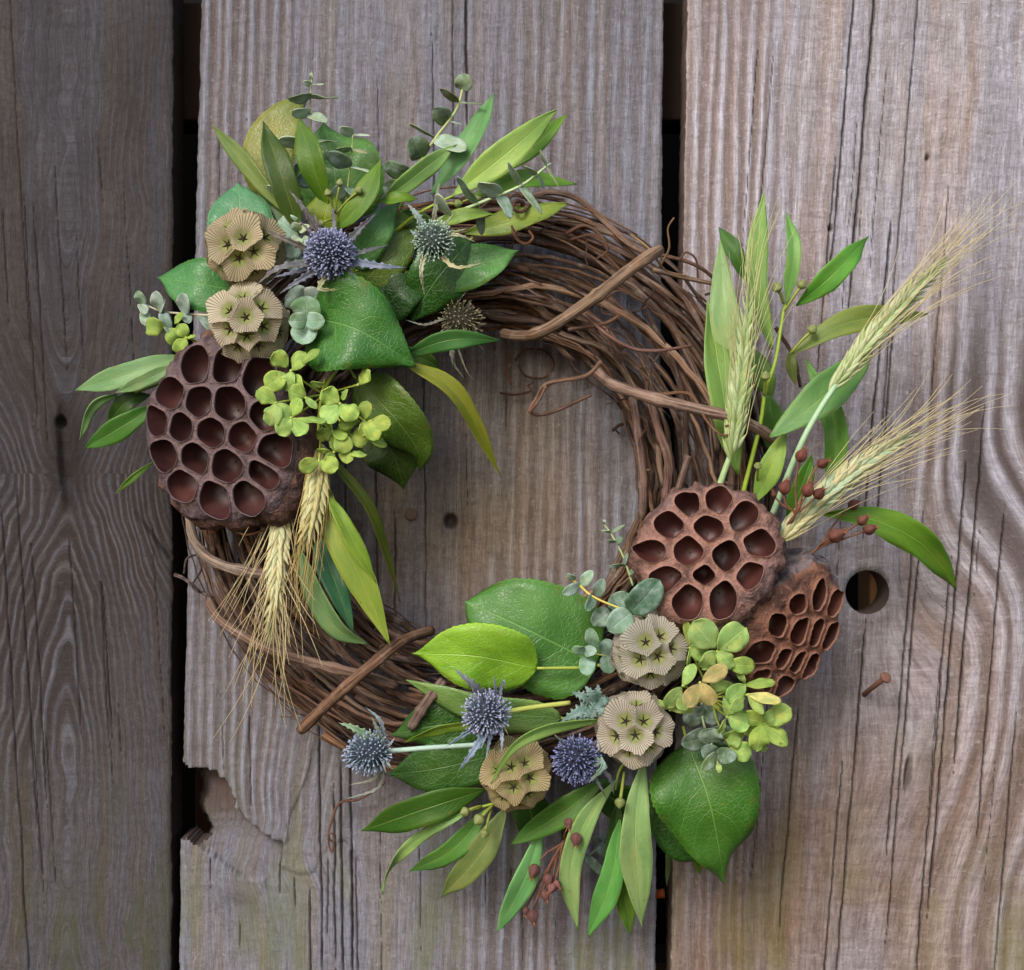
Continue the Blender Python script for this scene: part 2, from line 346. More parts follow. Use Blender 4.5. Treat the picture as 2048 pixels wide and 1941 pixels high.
RECESS = [(380, 1537), (433, 1540), (447, 1557), (457, 1576), (471, 1597), (473, 1616), (489, 1637), (503, 1647), (524, 1667), (545, 1680), (566, 1682), (564, 1723), (548, 1748), (515, 1758), (481, 1755), (468, 1739), (439, 1723), (396, 1688), (400, 1640), (385, 1600)]
LOBE = [(560, 1722), (565, 1738), (585, 1744), (600, 1750), (620, 1749), (630, 1742), (635, 1720), (655, 1697), (690, 1680), (720, 1720), (690, 1800), (545, 1810), (530, 1765)]
PEEL = [(623, 1470), (621, 1530), (612, 1560), (600, 1587), (580, 1627), (574, 1650), (575, 1680), (566, 1690), (562, 1724), (640, 1740), (740, 1660), (760, 1540), (700, 1470)]
CR = random.Random(11)
def plank(key, L, R, ringf, inner, tint, sharp, slope, cracks, amp, holes=()):
    Ys = lines(-420, 2360, -30, 1975, 5.0, 40)
    cw = lines(L(900), R(900), inner[0], inner[1], 2.2, 14)
    c = (cw - cw[0]) / (cw[-1] - cw[0])
    Lv, Rv = L(Ys), R(Ys)
    X = Lv[:, None] + (Rv - Lv)[:, None] * c[None, :]; Y = np.repeat(Ys[:, None], len(c), 1)
    jx = 1.6 * (fbm(X / 7, Y / 9, 2) - .45)
    edge = np.minimum(X - Lv[:, None], Rv[:, None] - X)
    X = X + jx * (edge < 1) * 2.5
    u = ringf(X, Y); v = Y / 100.0
    uu = u + .9 * (fbm(u * .55 + 3, v * .22, 3) - .45)
    kr = np.floor(uu).astype(int); fr = uu - kr; ra = TAB[7, kr & 255]; rb = TAB[9, kr & 255]
    asym = fr ** (.6 + 1.1 * rb); ridge = (.5 - .5 * np.cos(2 * np.pi * asym)) ** sharp * (.5 + .5 * ra) * (.75 + .6 * fbm(u * .7, v * 1.3, 3))
    ridge = np.clip(ridge, 0, 1)
    tone = np.clip(.15 + 1.1 * (TAB[21, kr & 255] - .35) + 1.4 * (fbm(u * .35 + 8, v * .35, 3) - .45), 0, 1)
    am = amp(X, Y) * np.clip(.25 + 1.55 * fbm(X / 170 + 2, Y / 420, 3), .2, 1.3)
    h = am * ridge + .5 * fbm(u * 2.2, v * 2) + .8 * fbm(X / 220, Y / 300, 2) + .22 * am * fbm(u * 3, v * 14, 2)
    h -= 2.2 * np.exp(-np.maximum(edge, 0) / 4.0) * (.5 + fbm(Y / 40, X / 50, 3))
    crack = np.zeros_like(h)
    for (x0, y0, ya, yb, w, dep) in cracks:
        path = x0 + slope * (Ys - y0) + 7 * (fbm(Ys / 120 + x0, Ys * 0 + 3.3, 2) - .37) + 3.5 * (fbm(Ys / 14 + x0, Ys * 0 + 8.3, 2) - .37)
        dpx = np.abs(X - path[:, None]); near = 1.0
        taper = (sstep(Ys, ya, ya + 60) * (1 - sstep(Ys, yb - 90, yb)))[:, None]
        wy = w * (.55 + .9 * fbm(Ys / 50 + x0 * .3, Ys * 0 + 1.7, 2))[:, None] * taper
        m = np.clip(1 - dpx / np.maximum(wy, .05), 0, 1) * (taper > .02) * near
        crack = np.maximum(crack, np.clip(m * 1.6, 0, 1)); h -= dep * m
    raw = np.zeros_like(h); knot = np.zeros_like(h); warm_bounce = np.zeros_like(h)
    keep_faces = np.ones((len(Ys) - 1, len(c) - 1), bool)
    Xc = .25 * (X[1:, 1:] + X[:-1, 1:] + X[1:, :-1] + X[:-1, :-1]); Yc = .25 * (Y[1:, 1:] + Y[:-1, 1:] + Y[1:, :-1] + Y[:-1, :-1])
    if key == 'mid':
        jj = lambda a: 15 * (fbm(X / 11 + a, Y / 16, 4) - .45)
        rm = inpoly(X + jj(0), Y + jj(5), RECESS)
        dep = np.interp(Y - .35 * (X - 470), [1530, 1600, 1680, 1770], [17.0, 14.0, 9.0, 2.0])
        am = np.where(rm, 0, am * (1 - .75 * sstep(Y, 1590, 1740) * (1 - sstep(X, 700, 900)))); ridge = np.where(rm, .5, ridge)
        h = np.where(rm, -dep + 2.2 * fbm(X / 40, Y / 5, 4) + .5 * fbm(X / 9, Y / 9, 2), h)
        raw = rm * (1 - sstep(Y, 1600, 1690) * .75)
        lb = inpoly(X + jj(2) * .4, Y + jj(7) * .4, LOBE); h = np.where(lb & ~rm, h - 1.9 * (1 - sstep(Y, 1730, 1805)), h)
        pl = inpoly(X + jj(3) * .5, Y + jj(4) * .5, PEEL); h = np.where(pl & ~rm & ~lb, h - 1.3 * sstep(Y, 1470, 1540) * (1 - sstep(X, 620, 740)), h)
        jc = 15 * (fbm(Xc / 12, Yc / 9, 4) - .45)
        keep_faces &= ~inpoly(Xc + jc, Yc + jc, NOTCH)
        lowp = (Y > 1688) & (Y < 1790) & (X < 480); h = np.where(lowp & ~rm, h + 1.2 * (fbm(X / 60, Y / 6, 3) - .4), h)
        knot = .8 * np.exp(-(((X - 470) / 60) ** 2 + ((Y - 1800) / 40) ** 2)) * fbm(X / 30, Y / 12)
        rbounce = np.hypot(X - 900, Y - 940) + 160 * (fbm(X / 60, Y / 200, 3) - .45); warm_bounce = 1 - sstep(rbounce, 150, 420)   # warm bounced light painted into the wood inside the wreath
        kk = np.exp(-(((X - 901) / 13) ** 2 + ((Y - 1043) / 14) ** 2) ** 3); h -= 9 * kk; knot = np.maximum(knot, kk * 1.2)
    if key == 'left':
        sl = np.exp(-(((X - 128 - .06 * (Y - 860)) / 13) ** 2 + ((Y - 915) / 95) ** 2) ** 2); h -= 4.5 * sl; knot = np.clip(sl + 1.1 * np.exp(-(((X - 135) / 60) ** 2 + ((Y - 890) / 165) ** 2)), 0, 1)
        knot = np.maximum(knot, (1 - sstep(Y, 1150, 1600)) * (.15 + .8 * fbm(X / 90, Y / 160, 3)) * (1 - ridge * np.clip(am * 1.6, 0, 1)))
        pip = np.exp(-(((X - 121) / 9) ** 2 + ((Y - 846) / 12) ** 2) ** 2); h -= 7 * pip
        # a split running down to the plank's edge
        dl = np.abs((X - 262) - (Y - 1010) * .72); tp = sstep(Y, 1000, 1075) * (1 - sstep(Y, 1112, 1128)); h -= 3.5 * np.exp(-(dl / 3.5) ** 2) * tp; crack = np.maximum(crack, np.exp(-(dl / 3.0) ** 2) * tp)
        h -= 1.6 * sstep(X - 262 - (Y - 1010) * .72, 0, 5) * sstep(Y, 960, 1075) * (1 - sstep(Y, 1080, 1150)) * sstep(X, 262, 300)
    if key == 'right':
        for (hx, hy, r_, dp) in ((1855, 316, 4.5, 5), (1661, 457, 5, 5), (1668, 578, 5, 6), (1816, 1548, 7, 5)):
            e = 5.0 if hy == 1548 else 1.3
            q = np.exp(-(((X - hx - .10 * (hy - Y)) / r_) ** 2 + ((Y - hy) / (r_ * e)) ** 2) ** 2); h -= dp * q; knot = np.maximum(knot, q)
        sn = np.exp(-(((X - 1738) / 30) ** 2 + ((Y - 1275) / 40) ** 2)); 
        h += .6 * np.exp(-((np.hypot(X - 1735, Y - 1185) - 54) / 9) ** 2)
        dk = sstep(X, 1800, 1960) * np.exp(-((Y - 900) / 340) ** 2); knot = np.maximum(knot, dk * (.5 + fbm(u * .6, v * .3, 2)) * (1.1 - 1.3 * ridge).clip(0, 1.1))
        knot = np.maximum(knot, .55 * sstep(X, 1880, 2040) * sstep(Y, 60, 700) * (1 - sstep(Y, 1000, 1400)) * fbm(u * 1.2, v * .4, 2))
    for (hx, hy, hr) in holes:
        rr = np.hypot(X - hx, Y - hy); keep_faces &= ~(np.hypot(Xc - hx, Yc - hy) < hr)
        sel = np.abs(rr - hr) < 4.2; k = np.where(sel, hr / np.maximum(rr, 1), 1.0)
        X = hx + (X - hx) * k; Y = hy + (Y - hy) * k; h -= 1.6 * np.exp(-np.maximum(np.hypot(X - hx, Y - hy) - hr, 0) / 4)
    nr, nc = X.shape
    V = np.stack([(X - 1024) * S, -h * .001, (970.5 - Y) * S], -1).reshape(-1, 3)
    idx = np.arange(nr * nc).reshape(nr, nc)
    F = np.stack([idx[:-1, :-1], idx[1:, :-1], idx[1:, 1:], idx[:-1, 1:]], -1)[keep_faces]
    E = np.concatenate([F[:, [0, 1]], F[:, [1, 2]], F[:, [2, 3]], F[:, [3, 0]]])
    kx = np.minimum(E[:, 0], E[:, 1]).astype(np.int64) * (nr * nc) + np.maximum(E[:, 0], E[:, 1])
    _, inv, ct = np.unique(kx, return_inverse=True, return_counts=True)
    B = E[ct[inv] == 1]
    bv = np.unique(B); remap = -np.ones(nr * nc, np.int64); remap[bv] = np.arange(len(bv))
    n0 = len(V); fv = V[bv]; bk = fv.copy(); bk[:, 1] = THICK
    md = fv.copy(); md[:, 1] = .006; md[:, 0] += (fbm(fv[:, 2] * 90, fv[:, 0] * 7) - .45) * .0012
    m = len(bv); a, b = remap[B[:, 0]], remap[B[:, 1]]
    S1 = np.stack([n0 + b, n0 + a, n0 + m + a, n0 + m + b], -1); S2 = np.stack([n0 + m + b, n0 + m + a, n0 + 2 * m + a, n0 + 2 * m + b], -1)
    AV = np.vstack([V, fv, md, bk]); AF = np.vstack([F, S1, S2]).astype(np.int32)
    me = bpy.data.meshes.new('plank')
    me.vertices.add(len(AV)); me.vertices.foreach_set('co', AV.astype(np.float32).ravel())
    me.loops.add(AF.size); me.loops.foreach_set('vertex_index', AF.ravel())
    me.polygons.add(len(AF)); me.polygons.foreach_set('loop_start', np.arange(0, AF.size, 4, dtype=np.int32))
    me.polygons.foreach_set('loop_total', np.full(len(AF), 4, np.int32))
    me.materials.append(M_WOOD); me.materials.append(M_SIDE)
    mi = np.zeros(len(AF), np.int32); mi[len(F):] = 1; me.polygons.foreach_set('material_index', mi)
    me.polygons.foreach_set('use_smooth', np.ones(len(AF), bool))
    for nm_, arr in (('ring', u), ('along', v), ('crack', crack), ('raw', raw), ('knot', np.clip(knot, 0, 1)), ('ridge', ridge), ('tone', tone), ('warm_bounce', warm_bounce), ('relief', np.clip(am * (1.9 if key == 'left' else 1.0), 0, 1))):
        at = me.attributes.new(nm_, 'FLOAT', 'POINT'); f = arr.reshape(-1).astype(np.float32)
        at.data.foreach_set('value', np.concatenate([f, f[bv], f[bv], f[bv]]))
    me.update(calc_edges=True); me.validate()
    o = bpy.data.objects.new('plank', me); link(o, wall); o.color = (*tint, 1); return o
def cr_many(n, x0, x1, y0, y1, w, dep, seed):
    r = random.Random(seed); out = []
    for _ in range(n):
        x = r.uniform(x0, x1); ya = r.uniform(y0, y1); out.append((x, ya, ya, ya + r.uniform(150, 520), w * r.uniform(.5, 1.2), dep))
    return out
lin_e = lambda a, b, w=2.0, f=90: (lambda Y: a + (b - a) * np.asarray(Y, float) / 1941 + w * (fbm(np.asarray(Y, float) / f, np.asarray(Y, float) * 0 + a) - .5))
pl_left = plank('left', lin_e(-570, -590), lin_e(346, 342, 8), ring_left, (-40, 342), (.345, .35, .375), 2.0, .06,
    [(38, 300, -50, 700, 1.8, 1.5), (60, 600, 380, 900, 1.8, 1.5), (20, 1300, 1000, 2000, 2.4, 2), (48, 1200, 960, 1700, 2.4, 2), (80, 1350, 1080, 1650, 2, 2), (150, 1250, 1050, 1500, 2, 2), (215, 1300, 1120, 1500, 2, 2), (120, 500, 300, 760, 1.6, 1.5)]
    + cr_many(10, 0, 320, 100, 1500, 1.7, 1.4, 5), lambda X, Y: .10 + .85 * np.exp(-(((X - 60) / 130) ** 2 + ((Y - 1220) / 330) ** 2)) + .7 * np.exp(-(((X - 270) / 60) ** 2 + ((Y - 1060) / 150) ** 2)))
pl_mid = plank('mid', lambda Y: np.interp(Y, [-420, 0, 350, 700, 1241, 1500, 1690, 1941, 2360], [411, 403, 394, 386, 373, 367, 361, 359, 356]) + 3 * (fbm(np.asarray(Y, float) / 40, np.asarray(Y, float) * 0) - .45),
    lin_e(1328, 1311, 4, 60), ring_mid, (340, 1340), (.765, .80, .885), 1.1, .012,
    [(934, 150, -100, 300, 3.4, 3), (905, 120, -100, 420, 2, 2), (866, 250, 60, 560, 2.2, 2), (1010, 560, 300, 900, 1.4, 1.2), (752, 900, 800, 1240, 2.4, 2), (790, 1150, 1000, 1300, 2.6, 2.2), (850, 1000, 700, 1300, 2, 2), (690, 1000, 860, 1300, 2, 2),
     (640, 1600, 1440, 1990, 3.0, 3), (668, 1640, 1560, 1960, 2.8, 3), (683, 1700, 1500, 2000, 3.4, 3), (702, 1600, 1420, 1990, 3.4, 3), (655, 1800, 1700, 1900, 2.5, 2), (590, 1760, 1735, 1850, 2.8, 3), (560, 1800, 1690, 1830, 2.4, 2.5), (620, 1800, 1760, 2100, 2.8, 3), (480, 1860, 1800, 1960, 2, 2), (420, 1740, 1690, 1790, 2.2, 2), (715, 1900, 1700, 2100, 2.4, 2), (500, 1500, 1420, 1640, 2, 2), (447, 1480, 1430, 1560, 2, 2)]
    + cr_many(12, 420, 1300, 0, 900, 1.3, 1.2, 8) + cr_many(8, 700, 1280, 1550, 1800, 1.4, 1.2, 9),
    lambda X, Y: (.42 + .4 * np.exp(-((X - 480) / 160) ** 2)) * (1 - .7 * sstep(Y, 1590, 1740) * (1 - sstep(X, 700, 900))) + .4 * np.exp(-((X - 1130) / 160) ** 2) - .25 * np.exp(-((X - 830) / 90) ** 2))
pl_right = plank('right', lin_e(1376, 1343, 4, 60), lin_e(2300, 2285), ring_right, (1335, 2090), (1.36, 1.36, 1.44), 1.2, -.085,
    [(1690, 200, -100, 620, 3.2, 3), (1740, 100, -150, 640, 4.0, 3.2), (1785, 600, -100, 900, 2.2, 2), (1650, 560, 300, 800, 2.6, 2), (1754, 750, 420, 1110, 3.4, 3), (1766, 900, 600, 1110, 2.6, 2.4), (1718, 1400, 1225, 2000, 3.2, 2.6), (1800, 1400, 1040, 1750, 3, 2.6), (1830, 1200, 1000, 1900, 3, 2.6), (1900, 1300, 900, 1850, 3.6, 3), (1940, 1150, 800, 1560, 3.4, 3), (1870, 1500, 1100, 2000, 3, 2.6), (1660, 1800, 1500, 2100, 2.6, 2.2), (1580, 1600, 1400, 1900, 2.4, 2), (1985, 1300, 1000, 1700, 3, 2.6), (2010, 1700, 1400, 2000, 2.6, 2)]
    + cr_many(14, 1400, 2040, 0, 1700, 1.7, 1.5, 21), lambda X, Y: .85 * np.exp(-((X - 1450) / 120) ** 2) * (1 - .6 * sstep(Y, 900, 1500)) + .28 + .6 * sstep(X, 1720, 1900) * sstep(Y, 500, 900),
    holes=((1735, 1185, 44),))
def box(name, x0, x1, y0, y1, z0, z1, mat, parent=None, col=None, bev=.002):
    V = [(x, y, z) for x in (x0, x1) for y in (y0, y1) for z in (z0, z1)]
    F = [(0, 1, 3, 2), (4, 6, 7, 5), (0, 4, 5, 1), (2, 3, 7, 6), (0, 2, 6, 4), (1, 5, 7, 3)]
    o = obj(name, V, F, mat, parent, col, smooth=False)
    b = o.modifiers.new('bevel', 'BEVEL'); b.width = bev; b.segments = 2; return o
wx = lambda px: (px - 1024) * S
wz = lambda py: (970.5 - py) * S
box('back_rail', wx(-500), wx(2250), THICK + .001, THICK + .045, wz(215), wz(-30), M_BACK, wall, (62, 58, 52))
box('back_rail', wx(-500), wx(2250), THICK + .001, THICK + .045, wz(2200), wz(1960), M_BACK, wall, (62, 58, 52))
box('back_post', wx(1766), wx(1950), THICK + .002, THICK + .04, wz(1955), wz(225), M_BACK, wall, (255, 240, 220))
box('back_post', wx(330), wx(385), THICK + .06, THICK + .09, wz(1955), wz(1200), M_BACK, wall, (120, 96, 70))
box('back_board', wx(-600), wx(2350), THICK + .13, THICK + .15, wz(2380), wz(-440), M_BACK, wall, (40, 38, 36))

def nail(label, pts, w, head, col, up):
    t = thing('nail', label, 'nail', 'rusty nails in the planks')
    ptube('shank', pts, w, M_RUST, t, col, 8, 8)
    C = P(*pts[-1]); n = nrm(P(*pts[-1]) - P(*pts[-2])) if up is None else nrm(up)
    V, F, UV = tube_data([C - n * .0009, C - n * .0007, C + n * .0003, C + n * .0008, C + n * .0009], [PX(head) * .42, PX(head) * .5, PX(head) * .5, PX(head) * .42, PX(head) * .2], 12, True, .12, RND)
    obj('head', V, F, M_RUST, t, col, UV)
nail('bent rusty nail sticking out of the plank below the round hole', [(1728, 1390, -3), (1731, 1387, 4), (1752, 1370, 20), (1772, 1355, 28)], 11, 25, (120, 84, 70), None)
nail('dull nail head in the wood inside the wreath, beside the small dark hole', [(820, 1029, -4), (821, 1029, 1), (822, 1029, 2.5)], 12, 27, (104, 84, 70), (.0, -1, .1))
nail('shaded nail head in the wood inside the wreath, next to the hanging leaves', [(711, 1053, -4), (711, 1053, 1), (711, 1053, 2.2)], 12, 28, (92, 76, 66), (.05, -1, .05))
o_ = ptube('peg', [(1306, 1789, -12), (1329, 1787, -12)], 20, M_BACK, None, (190, 120, 60), 4, 8)
tag(o_, 'short orange-brown peg end showing in the gap between two planks', 'peg')

# ------------------------------------------------------------------ the vine wreath
wr = thing('grapevine_wreath', 'round wreath of twisted brown grapevine hanging on the planks', 'wreath')
VC = [(110, 86, 70), (94, 74, 62), (128, 104, 86), (104, 86, 76), (118, 88, 66), (86, 70, 62), (136, 116, 100), (106, 82, 70)]
rv = random.Random(5)
CX, CY, RC, A_, B_ = 958, 968, 452, 128, 23
for i in range(235):
    th0 = rv.uniform(0, 2 * math.pi); span = rv.uniform(1.2, 3.0); tw = rv.choice([-1, 1]) * rv.uniform(.15, .75)
    ph0 = rv.uniform(-.35, math.pi + .35) if rv.random() < .8 else rv.uniform(0, 2 * math.pi)
    rho = math.sqrt(rv.uniform(.30, 1.0)) if i < 190 else rv.uniform(.85, 1.1); w = rv.choice([4, 5, 6, 7, 8, 9, 10, 11, 12, 13, 15, 17]) if i < 190 else rv.uniform(2.6, 5); f1, f2 = rv.uniform(2, 5), rv.uniform(0, 6)
    n = int(span * 20); pts = []; rad = []
    nodes = [rv.random() for _ in range(int(span * 1.6) + 1)]
    for k in range(n + 1):
        s = k / n; th = th0 + span * s; ph = ph0 + tw * (th - th0 - span / 2)
        rr = rho + .10 * math.sin(f1 * th + f2) + .045 * math.sin(3.3 * f1 * th + 1 + f2)
        r = RC + A_ * rr * math.cos(ph); d = 31 + B_ * rr * math.sin(ph) * 1.0
        pts.append(P(CX + r * math.cos(th), CY - r * math.sin(th) * 1.0, max(d, 5)))
        bump = sum(math.exp(-((s - q) * span / .02) ** 2) for q in nodes)
        rad.append(PX(w) / 2 * (1 + .32 * bump) * (1.08 - .3 * s) * rv.uniform(.95, 1.05))
    pts = np.array(pts)
    pts = pts + np.array([[rv.gauss(0, .00035) for _ in range(3)] for _ in pts])
    V, F, UV = tube_data(pts, rad, 8, True, .13, rv)
    c = rv.choice(VC); j = rv.uniform(.72, 1.25)
    obj('vine', V, F, M_BARK, wr, tuple(x * j for x in c), UV)
BIG = [([(1322, 498, 70), (1270, 532, 78), (1180, 602, 84), (1100, 655, 78), (1050, 672, 62), (1005, 668, 42)], 25, 22, (134, 112, 92)),
       ([(1192, 742, 48), (1222, 768, 64), (1300, 795, 78), (1400, 820, 84), (1480, 840, 80), (1560, 885, 58)], 23, 24, (134, 112, 98)),
       ([(378, 1030, 34), (390, 1085, 55), (430, 1125, 70), (500, 1145, 78), (570, 1152, 76)], 20, 22, (140, 124, 110)),
       ([(416, 1200, 36), (445, 1245, 56), (540, 1300, 74), (640, 1330, 78), (720, 1350, 74), (790, 1372, 62)], 19, 23, (122, 100, 86)),
       ([(600, 1462, 66), (680, 1385, 80), (750, 1325, 82), (805, 1282, 68), (862, 1262, 44)], 23, 22, (118, 90, 70)),
       ([(822, 1456, 66), (850, 1410, 74), (888, 1362, 70)], 21, 22, (122, 106, 98)),
       ([(1050, 398, 30), (1100, 385, 32), (1155, 398, 36), (1205, 440, 40), (1255, 486, 44), (1300, 512, 44)], 12, 14, (128, 104, 88)),
       ([(1262, 780, 40), (1274, 850, 48), (1285, 950, 50), (1285, 1036, 48)], 18, 19, (112, 92, 84)),
       ([(1300, 800, 52), (1317, 860, 58), (1337, 925, 60), (1332, 1000, 56)], 17, 18, (116, 90, 80)),
       ([(1378, 912, 68), (1356, 980, 64)], 13, 15, (122, 100, 90)),
       ([(1306, 540, 52), (1370, 556, 50), (1448, 572, 40)], 11, 9, (150, 128, 108)),
       ([(1322, 510, 50), (1380, 526, 48), (1420, 550, 40), (1450, 585, 30)], 8, 7, (124, 96, 78)),
       ([(1318, 536, 56), (1338, 498, 62), (1336, 458, 66), (1348, 436, 70)], 5, 3.5, (166, 134, 96)),
       ([(1262, 470, 60), (1300, 500, 66), (1330, 540, 60), (1372, 552, 54)], 5, 4, (172, 142, 104)),
       ([(1551, 655, 26), (1588, 716, 26), (1601, 775, 26)], 9, 7, (96, 74, 60)),
       ([(1203, 722, 74), (1172, 752, 70), (1095, 768, 54), (1072, 800, 48), (1060, 826, 50), (1100, 826, 44), (1182, 790, 38)], 9, 7, (134, 106, 90)),
       ([(1060, 824, 52), (1078, 800, 58), (1092, 772, 62)], 6, 6, (160, 128, 108)),
       ([(1137, 660, 66), (1180, 654, 72), (1216, 645, 76), (1238, 632, 78)], 9, 6, (126, 96, 78)),
       ([(1166, 626, 70), (1215, 670, 76), (1262, 696, 78), (1312, 702, 78), (1384, 692, 72)], 9, 6, (122, 92, 82)),
       ([(1319, 789, 80), (1380, 789, 84), (1412, 840, 86), (1440, 868, 86), (1462, 868, 86), (1464, 852, 86), (1450, 852, 86)], 6.5, 4, (140, 104, 76)),
       ([(1022, 420, 64), (1024, 452, 70), (1034, 478, 76), (1052, 488, 78), (1066, 476, 78), (1058, 462, 76)], 8, 5, (126, 88, 62)),
       ([(1008, 434, 60), (1030, 424, 66), (1046, 408, 70), (1032, 402, 74), (1026, 416, 76), (1044, 424, 74), (1066, 402, 66), (1078, 410, 60)], 9, 6, (110, 80, 68)),
       ([(770, 1565, 16), (720, 1598, 14), (680, 1606, 12), (664, 1640, 14), (657, 1672, 18), (666, 1684, 18), (670, 1672, 22), (658, 1668, 24), (658, 1690, 20), (664, 1706, 20), (668, 1688, 18)], 6, 4, (122, 88, 74)),
       ([(350, 1150, 20), (372, 1160, 26), (394, 1180, 30), (424, 1196, 34)], 9, 6, (84, 72, 70)),
       ([(368, 1148, 22), (374, 1118, 22), (398, 1112, 24), (402, 1140, 28), (384, 1172, 30), (398, 1184, 34), (386, 1168, 36)], 5, 4, (80, 68, 66)),
       ([(540, 600, 40), (900, 640, 44)], 12, 12, (104, 80, 64)),
       ([(1140, 480, 50), (1190, 470, 58), (1215, 500, 62), (1190, 520, 62)], 6, 4, (116, 84, 66)),
       ([(1030, 722, 8), (1050, 700, 8), (1090, 702, 8), (1108, 730, 8), (1088, 756, 8), (1052, 752, 8), (1036, 730, 8)], 6, 5, (100, 76, 60)),
       ([(1020, 705, 10), (1012, 740, 10), (1024, 768, 10)], 5, 4, (132, 84, 54)), ([(1000, 786, 6), (1030, 790, 8), (1062, 782, 8), (1056, 772, 8), (1066, 766, 8)], 5, 4, (96, 68, 54)),
       ([(1225, 862, 6), (1240, 850, 8), (1262, 846, 10), (1232, 856, 9), (1238, 868, 8)], 7, 4, (70, 52, 44)), ([(1400, 1010, 12), (1290, 855, 9), (1266, 846, 10)], 4, 4, (84, 64, 54)),
       ([(1395, 600, 50), (1440, 640, 44), (1432, 700, 36)], 5, 4, (74, 60, 54)), ([(1410, 590, 44), (1452, 580, 40), (1460, 610, 36), (1440, 640, 30)], 5, 4, (78, 64, 58)),
       ([(1360, 520, 50), (1372, 505, 50), (1392, 520, 48), (1396, 560, 44)], 5, 4, (120, 92, 76)),
       ([(420, 1068, 70), (450, 1052, 76), (490, 1070, 78), (530, 1060, 76)], 7, 5, (130, 96, 66)),
       ([(1130, 468, 52), (1170, 452, 50), (1205, 476, 48), (1216, 500, 46)], 8, 6, (122, 92, 74))]
for pts, w0, w1, c in BIG:
    n = max(10, len(pts) * 7); C = curve([P(*p) for p in pts], n)
    rad = np.linspace(PX(w0), PX(w1), n + 1) / 2 * (1 + .06 * np.array([rv.uniform(-1, 1) for _ in range(n + 1)]))
    if w0 > 15:
        for q in (.38, .72): rad = rad * (1 + .22 * np.exp(-((np.linspace(0, 1, n + 1) - q) / .025) ** 2))
        rad[0] *= .86; rad[-1] *= .9
    V, F, UV = tube_data(C, rad, 10 if w0 > 15 else 6, True, .06, rv)
    obj('vine' if w0 > 7.5 else 'tendril', V, F, M_BARK, wr, c, UV)
for i in range(60):       # short curling tendrils caught among the vines
    th = rv.uniform(-.6, 1.75) if rv.random() < .6 else rv.uniform(3.2, 4.6)
    r = RC + rv.uniform(-.85, .95) * A_; x, y = CX + r * math.cos(th), CY - r * math.sin(th); d = rv.uniform(46, 58)
    a = rv.uniform(0, 6.28); L = rv.uniform(18, 55); pts = []
    for k in range(7):
        x += L / 4 * math.cos(a); y += L / 4 * math.sin(a); a += rv.uniform(-.3, 1.0) * rv.choice([1, 1, -1]); d += rv.uniform(-3, 3); pts.append((x, y, d))
    ptube('tendril', pts, rv.uniform(3.5, 6), M_BARK, wr, rv.choice(VC), 22, 5, 2.5)

# ------------------------------------------------------------------ leaves
PROF = {'lance': ([0, .03, .10, .22, .36, .5, .64, .78, .89, .96, 1], [.07, .16, .42, .76, .96, 1, .91, .66, .34, .12, 0]),
        'tail': ([0, .06, .18, .35, .5, .65, .8, .92, 1], [.3, .62, .9, 1, .92, .72, .42, .16, .0]),
        'broad': ([0, .025, .08, .17, .28, .4, .53, .66, .77, .86, .93, .97, 1], [.06, .32, .62, .88, .98, 1, .95, .80, .58, .33, .14, .06, 0]),
        'ivy': ([0, .03, .09, .18, .28, .4, .52, .64, .75, .85, .92, .97, 1], [.15, .5, .78, .96, 1, .95, .82, .64, .45, .26, .13, .05, 0]),
        'egg': ([0, .02, .06, .14, .28, .45, .62, .76, .87, .94, .98, 1], [.1, .42, .68, .9, 1, .99, .9, .74, .52, .3, .13, 0]),
        'round': ([0, .04, .12, .25, .42, .6, .76, .88, .95, .985, 1], [.1, .40, .70, .92, 1, .97, .83, .62, .40, .2, 0]),
        'petal': ([0, .08, .2, .36, .52, .68, .82, .92, .97, 1], [.10, .30, .60, .88, 1, .99, .84, .58, .34, 0]),
        'spine': ([0, .15, .3, .5, .7, .85, 1], [.75, .95, 1, .85, .6, .32, 0])}
VIEW = np.array([0, -1.0, 0])
